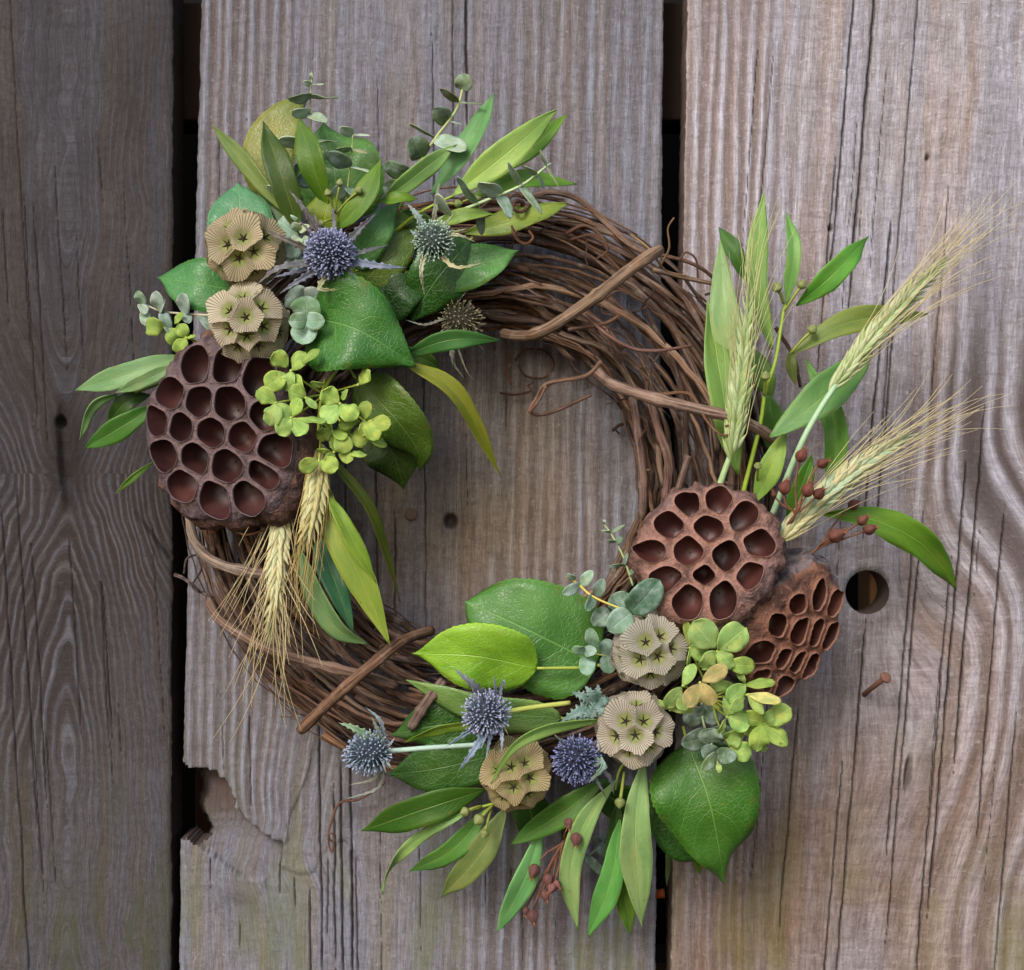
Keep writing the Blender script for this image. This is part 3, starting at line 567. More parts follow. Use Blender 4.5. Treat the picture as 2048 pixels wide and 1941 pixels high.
def leaf(parent, pts, w, col, prof='lance', roll=0.0, roll2=None, fold=.22, wave=.08, teeth=0, mat=None, name='leaf', arch=5, nl=22, na=8, hook=0.0, rng=RND):
    """a leaf along photo points (px, py, d) from base to tip, w = full width in photo pixels"""
    if len(pts) == 2:
        a, b = pts; pts = [a, ((a[0] + b[0]) / 2 + hook * (b[1] - a[1]), (a[1] + b[1]) / 2 - hook * (b[0] - a[0]), (a[2] + b[2]) / 2 + arch), b]
    W2 = PX(w, pts[len(pts) // 2][2]) / 2 * (.87 if prof in ('lance', 'tail') else 1); big = prof in ('broad', 'egg', 'ivy')
    if big: nl = 44
    if teeth > .2: nl = 40
    C = curve([P(*p) for p in pts], nl); T = np.gradient(C, axis=0); T /= np.linalg.norm(T, axis=1)[:, None]
    t = np.linspace(0, 1, nl + 1)
    wt = np.interp(t, *PROF[prof]) * W2
    if not big and prof not in ('round', 'petal', 'spine'): wt *= 1 + .05 * np.sin(t * rng.uniform(9, 16) + rng.uniform(0, 6))
    r2 = roll if roll2 is None else roll2; rl = np.radians(roll + (r2 - roll) * t)
    ph, fr = rng.uniform(0, 6), rng.uniform(1.2, 2.2); V = []; UV = []
    if roll2 is None and prof != 'spine': rl = rl + .16 * np.sin(t * 5 + ph)
    for i in range(nl + 1):
        side = np.cross(T[i], VIEW); side = nrm(side) if np.linalg.norm(side) > .05 else np.array([1.0, 0, 0])
        up = nrm(np.cross(side, T[i])); up = up if np.dot(up, VIEW) > 0 else -up
        s_ = math.cos(rl[i]) * side + math.sin(rl[i]) * up; n_ = -math.sin(rl[i]) * side + math.cos(rl[i]) * up
        for k in range(na + 1):
            s = 2 * k / na - 1; tt = 0
            wi = wt[i]
            if teeth and abs(s) > .99:
                wi *= (1 + teeth * (.5 if i % 2 else -.5)) if teeth < .2 else (1 + teeth * max(0, math.sin(i * 1.25 + (s > 0))) ** 2)
            f = fold * (1 - .25 * t[i])
            h = abs(s) * wi * math.sin(f) + wave * W2 * s * abs(s) * math.sin(2 * math.pi * fr * t[i] + ph + (1.3 if s > 0 else 0))
            if big: h += W2 * .05 * math.sin(t[i] * 20 - abs(s) * 5) * abs(s) * (1 - abs(s)) * 4 * .6 - .10 * W2 * s * s
            V.append(C[i] + s_ * s * wi * math.cos(f) + n_ * h); UV.append((t[i], k / na))
    m = na + 1
    F = [(i * m + k, i * m + k + 1, (i + 1) * m + k + 1, (i + 1) * m + k) for i in range(nl) for k in range(na)]
    j = rng.uniform(.93, 1.07); g_ = sum(col) / 3
    if mat is M_PETAL: col = tuple(c * .5 + k * .5 for c, k in zip(col, (204, 196, 158))) if col[2] > 110 and col[0] > 200 else tuple(c * .38 + k * .62 for c, k in zip(col, (164, 198, 138)))
    else: col = tuple((c * .84 + g_ * .16) * (.86 if big else .93) for c in col)
    o = obj(name, V, F, mat or (M_BROAD if big else M_LANCE), parent, tuple(min(255, c * j) for c in col), UV)
    sm = o.modifiers.new('thickness', 'SOLIDIFY'); sm.thickness = .00045 if big else .00035; sm.offset = 0
    return o
def broad(label, pts, w, col, prof='broad', pet=None, **kw):
    t = thing('broad_leaf', label, 'leaf', 'broad leaves tucked into the wreath')
    kw.setdefault('teeth', .03); kw.setdefault('fold', .16); kw.setdefault('wave', .10); kw.setdefault('arch', 9)
    leaf(t, pts, w, col, prof, name='blade', mat=M_BROAD, **kw)
    b = pts[0]; e = pet or (b[0] + (b[0] - pts[-1][0]) * .12, b[1] + (b[1] - pts[-1][1]) * .12, b[2] - 8)
    ptube('petiole', [b, ((b[0] + e[0]) / 2, (b[1] + e[1]) / 2, (b[2] + e[2]) / 2), e], 6, M_STEM, t, (150, 165, 70), 6, 6, 7)
    return t
def sprig(label, stem=None, leaves=(), buds=(), scol=(140, 165, 50), sw=8, name='leaf_sprig'):
    t = thing(name, label, 'sprig', 'leafy sprigs in the wreath')
    if stem: ptube('stem', stem, sw, M_STEM, t, scol, 22, 7, sw * .6)
    for L in leaves:
        pts, w, col = L[:3]; leaf(t, pts, w, col, **(L[3] if len(L) > 3 else {}))
    for (x, y, d, r, sx, sy, sd) in buds: bud(t, (x, y, d), r, (sx, sy, sd))
    return t
def lathe(name, base, axis, prof, mat, parent, col, sides=10, ridge=0, nr=5):
    axis = nrm(axis); a = nrm(np.cross(axis, [.3, .8, .5])); b = np.cross(axis, a); V = []; UV = []
    for (z, r) in prof:
        for k in range(sides):
            q = 2 * math.pi * k / sides; rr = r * (1 + ridge * math.cos(nr * q)); V.append(base + axis * z + rr * (a * math.cos(q) + b * math.sin(q))); UV.append((k / sides, z / prof[-1][0] if prof[-1][0] else 0))
    n = len(prof)
    F = [(i * sides + k, i * sides + (k + 1) % sides, (i + 1) * sides + (k + 1) % sides, (i + 1) * sides + k) for i in range(n - 1) for k in range(sides)]
    F.append(tuple(range(sides - 1, -1, -1))); F.append(tuple((n - 1) * sides + k for k in range(sides)))
    return obj(name, V, F, mat, parent, col, UV)
def bud(parent, c, r, s, col=(118, 126, 72)):
    """a small egg-shaped bud with a seam and a tip, on its stalk from s"""
    C = P(*c); Q = P(*s); ax = nrm(C - Q); R = PX(r, c[2])
    lathe('bud', C - ax * R * .9, ax, [(0, R * .3), (R * .25, R * .72), (R * .7, R * 1.0), (R * 1.05, R * 1.0), (R * 1.1, R * .93), (R * 1.5, R * .72), (R * 1.85, R * .3), (R * 2.05, R * .1)], M_BUD, parent, col, 12, .04)
    tube('stalk', [Q, (Q + C) / 2 + np.array([0, -.001, .0005]), C - ax * R * .8], R * .26, R * .34, M_STEM, parent, (132, 142, 60), 8, 6)

DK, MD, LT, YL = (62, 104, 28), (98, 144, 50), (142, 186, 92), (150, 168, 46)
# upper left fan of pointed leaves
sprig('fan of dark pointed leaves with small round buds above the purple thistle', [(690, 560, 60), (672, 470, 70), (668, 420, 76)],
      [([(570, 428, 62), (500, 340, 56), (423, 249, 40)], 42, (108, 134, 62), dict(roll=25, fold=.1)), ([(600, 470, 78), (562, 350, 86), (526, 244, 74)], 68, (66, 98, 26), dict(roll=-12)),
       ([(655, 415, 76), (622, 320, 84), (598, 235, 74)], 64, (84, 128, 20), dict(roll=14)), ([(672, 462, 84), (725, 400, 90), (763, 317, 82)], 58, (98, 140, 36), dict(roll=22)),
       ([(640, 470, 72), (650, 430, 78), (660, 380, 74)], 90, (112, 140, 20)),
       ([(590, 470, 58), (555, 420, 56), (520, 385, 50)], 40, DK)],
      [(680, 366, 92, 8, 670, 428, 84), (656, 386, 92, 8, 669, 428, 84), (718, 381, 92, 8, 672, 428, 84), (642, 448, 92, 8, 668, 440, 84)])
broad('olive-yellow broad leaf standing highest behind the dark pointed leaves', [(560, 410, 48), (535, 320, 50), (570, 235, 46), (622, 186, 40)], 108, (150, 156, 62), fold=.1)
broad('bright green broad leaf behind the thin eucalyptus at the wreath top', [(660, 440, 44), (670, 350, 48), (648, 244, 38)], 200, (92, 160, 66), fold=.12)
broad('round blue-green leaf standing behind the upper tan seed head', [(500, 530, 56), (482, 450, 62), (476, 366, 54)], 138, (88, 160, 116), 'egg', fold=.1)
broad('green leaf with a pale midrib pointing left from the upper seed heads', [(485, 585, 58), (400, 568, 66), (315, 556, 52)], 112, (72, 150, 76), roll=-14)
broad('small green leaf with net veins right of the purple thistle', [(715, 540, 66), (752, 465, 76), (802, 403, 66)], 66, (92, 164, 88), roll=-18, teeth=.04)
broad('largest glossy green leaf, below the purple thistle, pointing right', [(618, 632, 84), (720, 662, 100), (832, 733, 92)], 216, (66, 148, 46), 'ivy', fold=.26, roll=6)
broad('dark green leaf hanging under the pale green thistle', [(940, 482, 66), (872, 560, 68), (818, 648, 58)], 120, (40, 104, 24), fold=.1)
broad('mid green leaf lying against the vines right of the pale green thistle', [(880, 560, 62), (950, 532, 68), (1038, 501, 66)], 92, (88, 160, 72), roll=10)
broad('broad olive-green leaf behind the pale green thistle', [(705, 590, 60), (770, 520, 66), (842, 452, 60)], 96, (104, 142, 34), roll=-8)
broad('dark leaf with a yellow patch hanging inside the wreath under the hydrangea', [(712, 758, 74), (785, 830, 82), (835, 900, 72), (838, 944, 60)], 116, (84, 122, 30), roll=-14)
broad('lowest dark leaf hanging inside the wreath under the green hydrangea', [(735, 840, 58), (785, 905, 62), (808, 978, 52)], 118, (60, 98, 18), roll=8)
broad('narrow dark leaf edge hidden in shade above the largest glossy leaf', [(760, 640, 60), (800, 585, 66), (870, 560, 60)], 90, (34, 88, 20))
sprig('spray of long pale green leaves fanning right at the wreath top', [(770, 480, 60), (836, 428, 70), (910, 390, 76)],
      [([(767, 402, 72), (840, 345, 80), (914, 288, 76)], 50, (130, 180, 98), dict(roll=-20)), ([(862, 390, 64), (935, 290, 68), (989, 188, 54)], 56, (108, 176, 104), dict(roll=18)),
       ([(905, 392, 80), (1010, 310, 88), (1114, 219, 76)], 70, (152, 194, 92), dict(roll=-8)), ([(985, 352, 66), (1070, 290, 68), (1134, 228, 60)], 44, (96, 146, 30)),
       ([(930, 402, 70), (1040, 360, 76), (1153, 369, 66)], 46, (98, 152, 36), dict(roll=22)), ([(930, 468, 64), (1040, 438, 70), (1137, 407, 64)], 60, (144, 176, 62), dict(roll=10)),
       ([(868, 452, 86), (930, 430, 92), (988, 428, 86)], 36, (134, 174, 72), dict(roll=20)), ([(756, 404, 80), (800, 396, 84), (834, 399, 80)], 34, (96, 140, 26), dict(roll=20)),
       ([(830, 440, 62), (770, 450, 60), (740, 480, 50)], 50, DK), ([(800, 420, 54), (860, 470, 52), (900, 520, 50)], 70, (70, 118, 36))],
      [(916, 408, 82, 9, 880, 412, 78), (955, 398, 80, 7, 925, 404, 78)])
sprig('three leaves hanging right from under the largest glossy leaf', None,
      [([(805, 712, 80), (900, 680, 88), (1000, 681, 80)], 48, (68, 136, 62), dict(roll=-24)), ([(812, 726, 84), (915, 790, 78), (1003, 956, 48)], 44, (136, 144, 36), dict(roll=18, prof='tail')), ([(790, 700, 70), (850, 720, 70), (880, 740, 64)], 40, DK)])
sprig('long hanging leaves beside the wheat on the lower left vines', [(640, 900, 60), (650, 960, 70), (660, 1010, 74)],
      [([(662, 920, 66), (735, 1010, 62), (770, 1100, 50), (800, 1204, 36)], 34, (104, 124, 28), dict(roll=35, roll2=62, prof='tail')), ([(646, 950, 80), (668, 1050, 90), (722, 1160, 90), (781, 1292, 84)], 72, (150, 176, 62), dict(roll=-10)),
       ([(652, 985, 92), (700, 1070, 96), (752, 1166, 92)], 40, (130, 170, 40), dict(roll=30)), ([(640, 1080, 74), (675, 1180, 80), (707, 1266, 78)], 66, (56, 122, 84), dict(roll=14, prof='tail')),
       ([(596, 1090, 78), (630, 1190, 84), (676, 1260, 84), (738, 1289, 76)], 54, (112, 158, 96), dict(roll=-22))])
sprig('pale pointed leaves reaching left from behind the large dark seed pod', [(420, 780, 50), (340, 765, 56), (270, 786, 56)],
      [([(372, 712, 62), (260, 748, 66), (150, 781, 52)], 58, (134, 184, 122), dict(roll=-16)), ([(352, 728, 70), (300, 756, 74), (232, 786, 66)], 34, (146, 194, 132), dict(roll=14)),
       ([(234, 790, 56), (188, 812, 58), (159, 881, 48)], 26, (122, 176, 112), dict(roll=38, prof='tail')), ([(310, 812, 56), (240, 856, 60), (170, 897, 48)], 56, (70, 128, 46), dict(roll=8)),
       ([(300, 790, 50), (252, 806, 54), (213, 850, 46)], 44, (48, 94, 26)), ([(310, 922, 40), (268, 954, 44), (231, 988, 36)], 16, (108, 160, 62), dict(roll=30))])
# right side
sprig('tall leafy sprig with buds rising on the right between the wheat ears', [(1484, 995, 66), (1520, 850, 72), (1530, 785, 74), (1551, 722, 74), (1567, 625, 66), (1576, 600, 62)],
      [([(1545, 700, 60), (1512, 560, 66), (1528, 383, 48)], 56, (150, 196, 100), dict(roll=-12)), ([(1486, 800, 58), (1450, 640, 62), (1441, 480, 50)], 66, (158, 202, 128), dict(roll=16)),
       ([(1500, 570, 44), (1470, 505, 46), (1437, 454, 38)], 42, (62, 122, 30)), ([(1476, 950, 62), (1448, 800, 68), (1414, 600, 56)], 76, (130, 178, 84), dict(roll=-10)),
       ([(1573, 610, 66), (1588, 500, 72), (1572, 424, 62)], 36, (118, 176, 88), dict(roll=34, roll2=-20)), ([(1592, 612, 62), (1660, 555, 70), (1737, 473, 58)], 58, (92, 168, 52), dict(roll=-16)),
       ([(1580, 708, 74), (1700, 645, 72), (1858, 628, 50)], 62, (132, 158, 66), dict(roll=12)), ([(1540, 875, 80), (1650, 790, 76), (1750, 694, 54)], 88, (100, 154, 80), dict(roll=10)),
       ([(1655, 985, 50), (1672, 860, 54), (1612, 718, 38)], 58, (100, 170, 52), dict(roll=20)), ([(1567, 868, 70), (1545, 930, 72), (1506, 1010, 66)], 56, (128, 168, 66), dict(roll=-12)),
       ([(1624, 910, 62), (1600, 980, 62), (1572, 1045, 54)], 48, (86, 152, 34), dict(roll=12)), ([(1536, 790, 54), (1548, 860, 50), (1550, 920, 44)], 60, (78, 134, 50)), ([(1590, 770, 40), (1582, 720, 40), (1594, 690, 36)], 26, (110, 130, 50)), ([(1510, 700, 50), (1530, 760, 52), (1545, 800, 48)], 50, (104, 152, 62))],
      [(1554, 575, 72, 11, 1567, 607, 66), (1604, 570, 70, 10, 1568, 624, 66), (1625, 660, 80, 10, 1582, 706, 76), (1531, 752, 84, 10, 1528, 790, 76), (1516, 932, 80, 8, 1514, 960, 70)], sw=10)
ob = sprig('single curling green leaf drooping right below the lower right wheat ear', None, [([(1648, 1030, 64), (1740, 1038, 66), (1830, 1078, 56), (1882, 1130, 40), (1913, 1182, 26)], 76, (104, 158, 38), dict(prof='lance', roll=20, roll2=-18, wave=.22))])
# bottom cluster
broad('big flat green leaf behind the bright lime leaf inside the wreath', [(1195, 1330, 60), (1060, 1262, 70), (930, 1203, 62)], 220, (90, 160, 66), 'egg', fold=.1, roll=-8)
broad('bright lime-green leaf with yellow patches, lying over the lower vines', [(1074, 1337, 76), (950, 1312, 86), (825, 1308, 78)], 148, (138, 200, 36), pet=(1165, 1336, 74), roll=8, fold=.2)
broad('net-veined pale green leaf behind the lavender thistle', [(1122, 1436, 70), (960, 1420, 76), (812, 1361, 74)], 78, (120, 166, 84), roll=24)
broad('upper of two dark leaves behind the stem of the left-pointing thistle', [(985, 1440, 62), (880, 1450, 68), (781, 1470, 60)], 108, (52, 106, 30), fold=.1)
broad('lower of two dark leaves behind the stem of the left-pointing thistle', [(990, 1510, 62), (880, 1536, 66), (774, 1550, 56)], 112, (62, 120, 40), fold=.1)
broad('largest leaf of the lower cluster, dark green, pointing down over the gap', [(1375, 1488, 72), (1420, 1610, 82), (1449, 1770, 62)], 222, (66, 130, 34), 'ivy', roll=6, fold=.18)
broad('dark leaf half hidden under the largest lower leaf', [(1312, 1580, 54), (1350, 1680, 54), (1412, 1732, 46)], 74, (44, 104, 28), roll=-20)
sprig('fan of hanging leaves with buds under the lowest seed head', [(1070, 1600, 60), (1000, 1606, 70), (950, 1618, 72), (926, 1628, 70)],
      [([(975, 1578, 70), (850, 1618, 74), (722, 1663, 56)], 80, (70, 124, 32), dict(roll=12)), ([(926, 1629, 72), (870, 1655, 70), (810, 1700, 58), (776, 1745, 44), (766, 1790, 40)], 30, (140, 188, 108), dict(roll=-18, roll2=52, prof='tail', wave=.3)),
       ([(975, 1618, 62), (905, 1700, 60), (819, 1743, 40)], 54, (88, 150, 62), dict(roll=14)), ([(1014, 1612, 66), (960, 1710, 64), (881, 1796, 44)], 66, (128, 152, 80), dict(roll=-10)),
       ([(1086, 1650, 58), (1048, 1760, 56), (994, 1866, 36)], 58, (112, 186, 112), dict(roll=12)), ([(1206, 1562, 70), (1130, 1622, 70), (1020, 1690, 58)], 64, (76, 134, 44), dict(roll=-12)),
       ([(1060, 1560, 50), (1060, 1620, 46), (1080, 1690, 40)], 90, (46, 98, 30)), ([(1120, 1600, 48), (1150, 1660, 44), (1140, 1720, 36)], 70, (50, 100, 36)), ([(1190, 1560, 50), (1230, 1600, 48), (1300, 1620, 40)], 90, (40, 92, 26))],
      [(930, 1624, 80, 10, 962, 1612, 74), (958, 1640, 84, 12, 985, 1612, 76), (969, 1668, 84, 9, 983, 1615, 76)])
sprig('pale green strap leaves hanging straight down under the middle seed head', [(1270, 1500, 60), (1240, 1540, 66), (1230, 1580, 68)],
      [([(1234, 1560, 72), (1172, 1640, 72), (1140, 1750, 58), (1156, 1862, 38)], 54, (158, 204, 128), dict(roll=14, roll2=-26)), ([(1240, 1640, 56), (1222, 1760, 54), (1176, 1876, 32)], 58, (96, 176, 84), dict(roll=-14)),
       ([(1236, 1740, 46), (1250, 1800, 42), (1261, 1870, 30)], 42, (100, 148, 50), dict(roll=10)), ([(1288, 1520, 76), (1270, 1660, 80), (1284, 1853, 50)], 76, (160, 206, 130), dict(roll=8)),
       ([(1236, 1600, 50), (1230, 1680, 50), (1222, 1760, 44)], 40, (60, 110, 40)), ([(1334, 1670, 20), (1336, 1720, 16), (1333, 1773, 10)], 14, (96, 128, 70), dict(roll=20)), ([(1385, 1700, 36), (1394, 1725, 32), (1400, 1750, 26)], 22, (110, 150, 60))],
      [(1240, 1606, 90, 11, 1248, 1545, 80)])
leaf_c = sprig('slim pale leaf arching over the lowest seed head', None, [([(1195, 1442, 92), (1095, 1460, 104), (1028, 1496, 106), (981, 1568, 98)], 32, (134, 182, 92), dict(roll=24, prof='tail'))])
sprig('rolled olive leaf in front of the dark leaves by the lavender thistle', None, [([(940, 1450, 82), (870, 1462, 84), (808, 1485, 80)], 28, (112, 152, 34), dict(roll=30, prof='tail'))])

# ------------------------------------------------------------------ waxy round-leaved eucalyptus
def euc(label, stem, leaves, sw=7, scol=(168, 176, 110)):
    """leaves: (node x, y, d, tip x, y, d, width, colour, roll)"""
    t = thing('eucalyptus_sprig', label, 'eucalyptus', 'eucalyptus sprigs in the wreath')
    ptube('stem', stem, sw, M_STEM, t, scol, 20, 6, sw * .55)
    for (x, y, d, tx, ty, td, w, c, r) in leaves:
        leaf(t, [(x, y, d), ((x + tx) / 2, (y + ty) / 2, (d + td) / 2 + 1.5), (tx, ty, td)], w, c, 'round', roll=r, fold=.16, wave=.06, mat=M_EUC, nl=14, na=8)
    return t
G1, G2, G3, G4 = (164, 192, 166), (128, 164, 142), (122, 148, 112), (182, 204, 192)
euc('upright eucalyptus tip highest above the wreath, beside the olive leaf', [(640, 440, 48), (625, 300, 52), (621, 200, 52), (624, 152, 50)],
    [(623, 160, 50, 622, 145, 54, 9, G1, 20), (622, 170, 52, 606, 163, 58, 12, G4, 40), (622, 170, 52, 648, 169, 58, 10, G1, 60), (622, 196, 52, 577, 196, 66, 34, G3, 80), (622, 196, 52, 677, 197, 62, 34, G3, 82), (619, 228, 54, 583, 224, 70, 28, G4, 55), (619, 228, 54, 652, 246, 74, 32, G1, 42), (622, 285, 54, 553, 282, 66, 38, G4, 58), (622, 285, 54, 680, 284, 62, 30, G3, 70), (628, 350, 54, 590, 362, 66, 44, G2, 40), (606, 400, 56, 530, 372, 66, 34, G4, 56), (636, 400, 54, 664, 420, 64, 40, G2, 30)], 5)
euc('short eucalyptus tip left of centre at the wreath top, over the bright leaf', [(690, 420, 56), (696, 370, 60), (702, 320, 62), (706, 268, 60)],
    [(706, 268, 62, 678, 256, 72, 22, G1, 30), (706, 270, 62, 740, 272, 70, 14, G4, 66), (703, 299, 62, 669, 300, 74, 16, (120, 158, 60), 60), (703, 299, 62, 736, 308, 66, 14, (164, 170, 110), 62), (700, 334, 62, 656, 305, 76, 36, G2, 36), (700, 334, 62, 749, 347, 76, 18, G4, 60), (692, 374, 62, 660, 396, 74, 36, G1, 40), (694, 376, 62, 728, 398, 70, 30, G2, 46)], 5)
euc('eucalyptus stem with dark round leaves rising alone beside the pale leaves', [(800, 420, 58), (823, 352, 64), (871, 277, 66), (913, 219, 62), (929, 160, 56)],
    [(926, 182, 58, 929, 147, 62, 37, G3, 10), (917, 205, 60, 880, 177, 72, 18, (118, 122, 88), 50), (917, 206, 60, 966, 209, 64, 14, G3, 66), (896, 243, 62, 868, 216, 72, 38, (96, 122, 84), 20), (896, 244, 60, 926, 250, 54, 16, G4, 62), (873, 277, 64, 817, 247, 74, 12, G3, 74), (873, 277, 66, 932, 302, 78, 46, G1, 28), (844, 316, 66, 824, 274, 74, 52, (92, 120, 80), -16), (820, 354, 66, 768, 328, 74, 38, (88, 118, 72), 24), (810, 380, 66, 766, 374, 70, 40, (84, 112, 62), 20)], 8)
euc('eucalyptus stem with paired grey-blue leaves slanting right over the top vines', [(860, 446, 84), (953, 409, 92), (1041, 372, 94), (1093, 333, 90), (1102, 328, 88)],
    [(866, 440, 86, 879, 366, 94, 18, (140, 146, 120), 62), (897, 432, 88, 874, 388, 104, 30, G4, 50), (953, 409, 90, 915, 353, 108, 26, G2, 56), (953, 409, 90, 946, 436, 82, 30, G3, 40), (1001, 390, 92, 956, 366, 110, 34, G4, 42), (1001, 390, 92, 1021, 438, 100, 34, G2, 40), (1041, 372, 92, 1017, 324, 108, 20, G1, 58), (1041, 372, 92, 1083, 429, 102, 28, (122, 150, 110), 48), (1073, 350, 92, 1049, 332, 104, 14, G1, 60), (1073, 350, 92, 1090, 378, 84, 14, G2, 56), (1093, 333, 90, 1080, 300, 100, 10, G1, 62), (1093, 333, 90, 1119, 377, 96, 10, (140, 158, 110), 62), (955, 414, 84, 965, 470, 74, 26, (120, 140, 76), 40)], 8, (176, 196, 150))
euc('eucalyptus sprig with folded blue-grey leaves pointing left over the left plank', [(430, 632, 68), (366, 628, 66), (320, 622, 62), (284, 606, 56)],
    [(284, 608, 58, 276, 582, 64, 26, (150, 184, 166), 20), (284, 608, 58, 290, 630, 64, 22, G4, 30), (290, 622, 58, 290, 652, 62, 22, (156, 186, 170), 20), (318, 622, 62, 312, 582, 70, 32, (160, 184, 180), 24), (318, 622, 62, 330, 600, 68, 28, (150, 178, 172), 40), (324, 622, 64, 340, 668, 74, 24, (106, 136, 118), 30), (368, 628, 66, 366, 586, 74, 34, (156, 178, 182), 22), (368, 628, 66, 378, 648, 72, 26, (146, 172, 170), 34), (399, 628, 66, 426, 670, 74, 20, (112, 140, 120), 40)], 6, (170, 166, 140))
euc('rosette of blue-green eucalyptus leaves between seed head and largest glossy leaf', [(606, 600, 70), (612, 632, 88), (613, 644, 98)],
    [(613, 640, 92, 614, 592, 98, 66, (112, 156, 118), 10), (613, 646, 92, 606, 690, 98, 58, (140, 184, 160), -8), (613, 643, 98, 577, 642, 104, 36, (128, 172, 120), 10), (613, 643, 98, 650, 641, 104, 38, (150, 194, 172), -10), (604, 606, 74, 580, 580, 78, 60, (122, 152, 150), 10), (610, 604, 74, 644, 586, 80, 50, (130, 158, 154), -10)], 6)
euc('small pale eucalyptus leaves between the upper seed head and purple thistle', [(600, 540, 62), (596, 480, 76), (600, 446, 80)],
    [(598, 462, 80, 585, 445, 86, 20, (190, 208, 180), 20), (599, 462, 80, 620, 452, 86, 18, (186, 206, 170), 30), (596, 470, 76, 558, 440, 78, 56, (150, 190, 178), 12), (597, 474, 80, 590, 492, 86, 26, (170, 196, 160), 20), (598, 490, 74, 562, 500, 78, 50, (142, 182, 170), 8), (600, 510, 72, 580, 544, 76, 48, (150, 184, 176), 10), (600, 484, 80, 622, 480, 84, 22, (170, 200, 170), 20)], 5)
euc('thin eucalyptus tip standing left of the frontal lotus pod', [(1266, 1172, 72), (1245, 1110, 70), (1222, 1068, 66), (1206, 1046, 62)],
    [(1222, 1066, 66, 1250, 1050, 72, 8, (150, 180, 140), 50), (1230, 1084, 68, 1212, 1082, 74, 10, (120, 150, 100), 40), (1232, 1086, 68, 1246, 1076, 72, 16, (108, 146, 108), 30), (1248, 1130, 70, 1218, 1134, 76, 12, (130, 158, 140), 44), (1248, 1130, 70, 1256, 1106, 76, 12, (106, 136, 100), 44), (1256, 1152, 70, 1280, 1128, 76, 14, (90, 116, 84), 50), (1207, 1048, 64, 1210, 1040, 66, 7, (176, 196, 150), 10), (1222, 1064, 66, 1203, 1062, 70, 8, G1, 50)], 5, (160, 178, 120))
euc('dense blue-green eucalyptus with a yellow stem above the first seed head of the lower cluster', [(1135, 1152, 82), (1160, 1172, 86), (1190, 1196, 90), (1262, 1226, 96)],
    [(1160, 1172, 86, 1124, 1188, 94, 24, (138, 172, 160), 20), (1162, 1170, 86, 1186, 1142, 92, 24, (158, 192, 178), 24), (1150, 1160, 86, 1134, 1148, 92, 14, (150, 186, 160), 20), (1192, 1192, 86, 1208, 1158, 94, 26, (120, 156, 140), 20), (1188, 1194, 88, 1172, 1222, 96, 28, (112, 152, 134), 24), (1222, 1220, 84, 1256, 1186, 98, 40, (116, 160, 142), 14), (1220, 1222, 82, 1184, 1250, 84, 40, (84, 118, 92), 10), (1262, 1226, 98, 1320, 1160, 112, 66, (84, 138, 112), -6), (1262, 1226, 98, 1216, 1262, 100, 54, (140, 184, 168), 12)], 6, (196, 180, 84))
euc('small eucalyptus tip over the big flat leaf, left of the first lower seed head', [(1250, 1320, 70), (1210, 1312, 80), (1168, 1304, 88)],
    [(1168, 1304, 88, 1144, 1296, 94, 22, (124, 168, 140), 14), (1168, 1304, 88, 1194, 1302, 94, 24, (120, 164, 136), 14), (1176, 1314, 86, 1172, 1352, 92, 34, (118, 168, 142), 6), (1190, 1300, 84, 1178, 1256, 90, 30, (104, 150, 116), 14), (1214, 1312, 80, 1220, 1348, 84, 36, (108, 150, 132), 10), (1222, 1312, 78, 1210, 1278, 82, 36, (110, 150, 140), 10)], 6)
euc('dark grey-green eucalyptus hanging below the lower hydrangea, ending in a bud', [(1404, 1400, 70), (1404, 1430, 78), (1412, 1464, 86), (1428, 1500, 94), (1438, 1536, 98)],
    [(1406, 1438, 78, 1366, 1424, 80, 50, (96, 124, 108), 10), (1406, 1438, 78, 1442, 1412, 80, 50, (92, 122, 104), 10), (1420, 1472, 86, 1362, 1488, 92, 48, (92, 122, 100), 10), (1420, 1472, 86, 1476, 1468, 92, 46, (86, 114, 92), -10), (1422, 1486, 92, 1424, 1456, 100, 54, (100, 134, 92), 8), (1432, 1508, 94, 1402, 1500, 98, 36, (96, 126, 106), 14), (1432, 1510, 96, 1474, 1514, 102, 34, (86, 116, 84), 16), (1433, 1508, 98, 1404, 1542, 106, 28, (128, 158, 92), 24), (1437, 1528, 100, 1439, 1546, 102, 12, (176, 204, 110), 0)], 6, (176, 192, 150))
euc('dark little eucalyptus twig between the pale hanging strap leaves', [(1225, 1640, 36), (1200, 1690, 36), (1170, 1715, 34), (1110, 1740, 28)],
    [(1200, 1690, 38, 1216, 1712, 40, 26, (96, 124, 116), 10), (1172, 1712, 36, 1208, 1750, 38, 20, (88, 118, 96), 16), (1222, 1650, 38, 1240, 1640, 42, 20, (110, 140, 136), 20), (1140, 1730, 32, 1144, 1756, 34, 14, (110, 134, 100), 20), (1200, 1685, 38, 1186, 1672, 42, 16, (100, 130, 124), 20)], 6, (120, 136, 128))

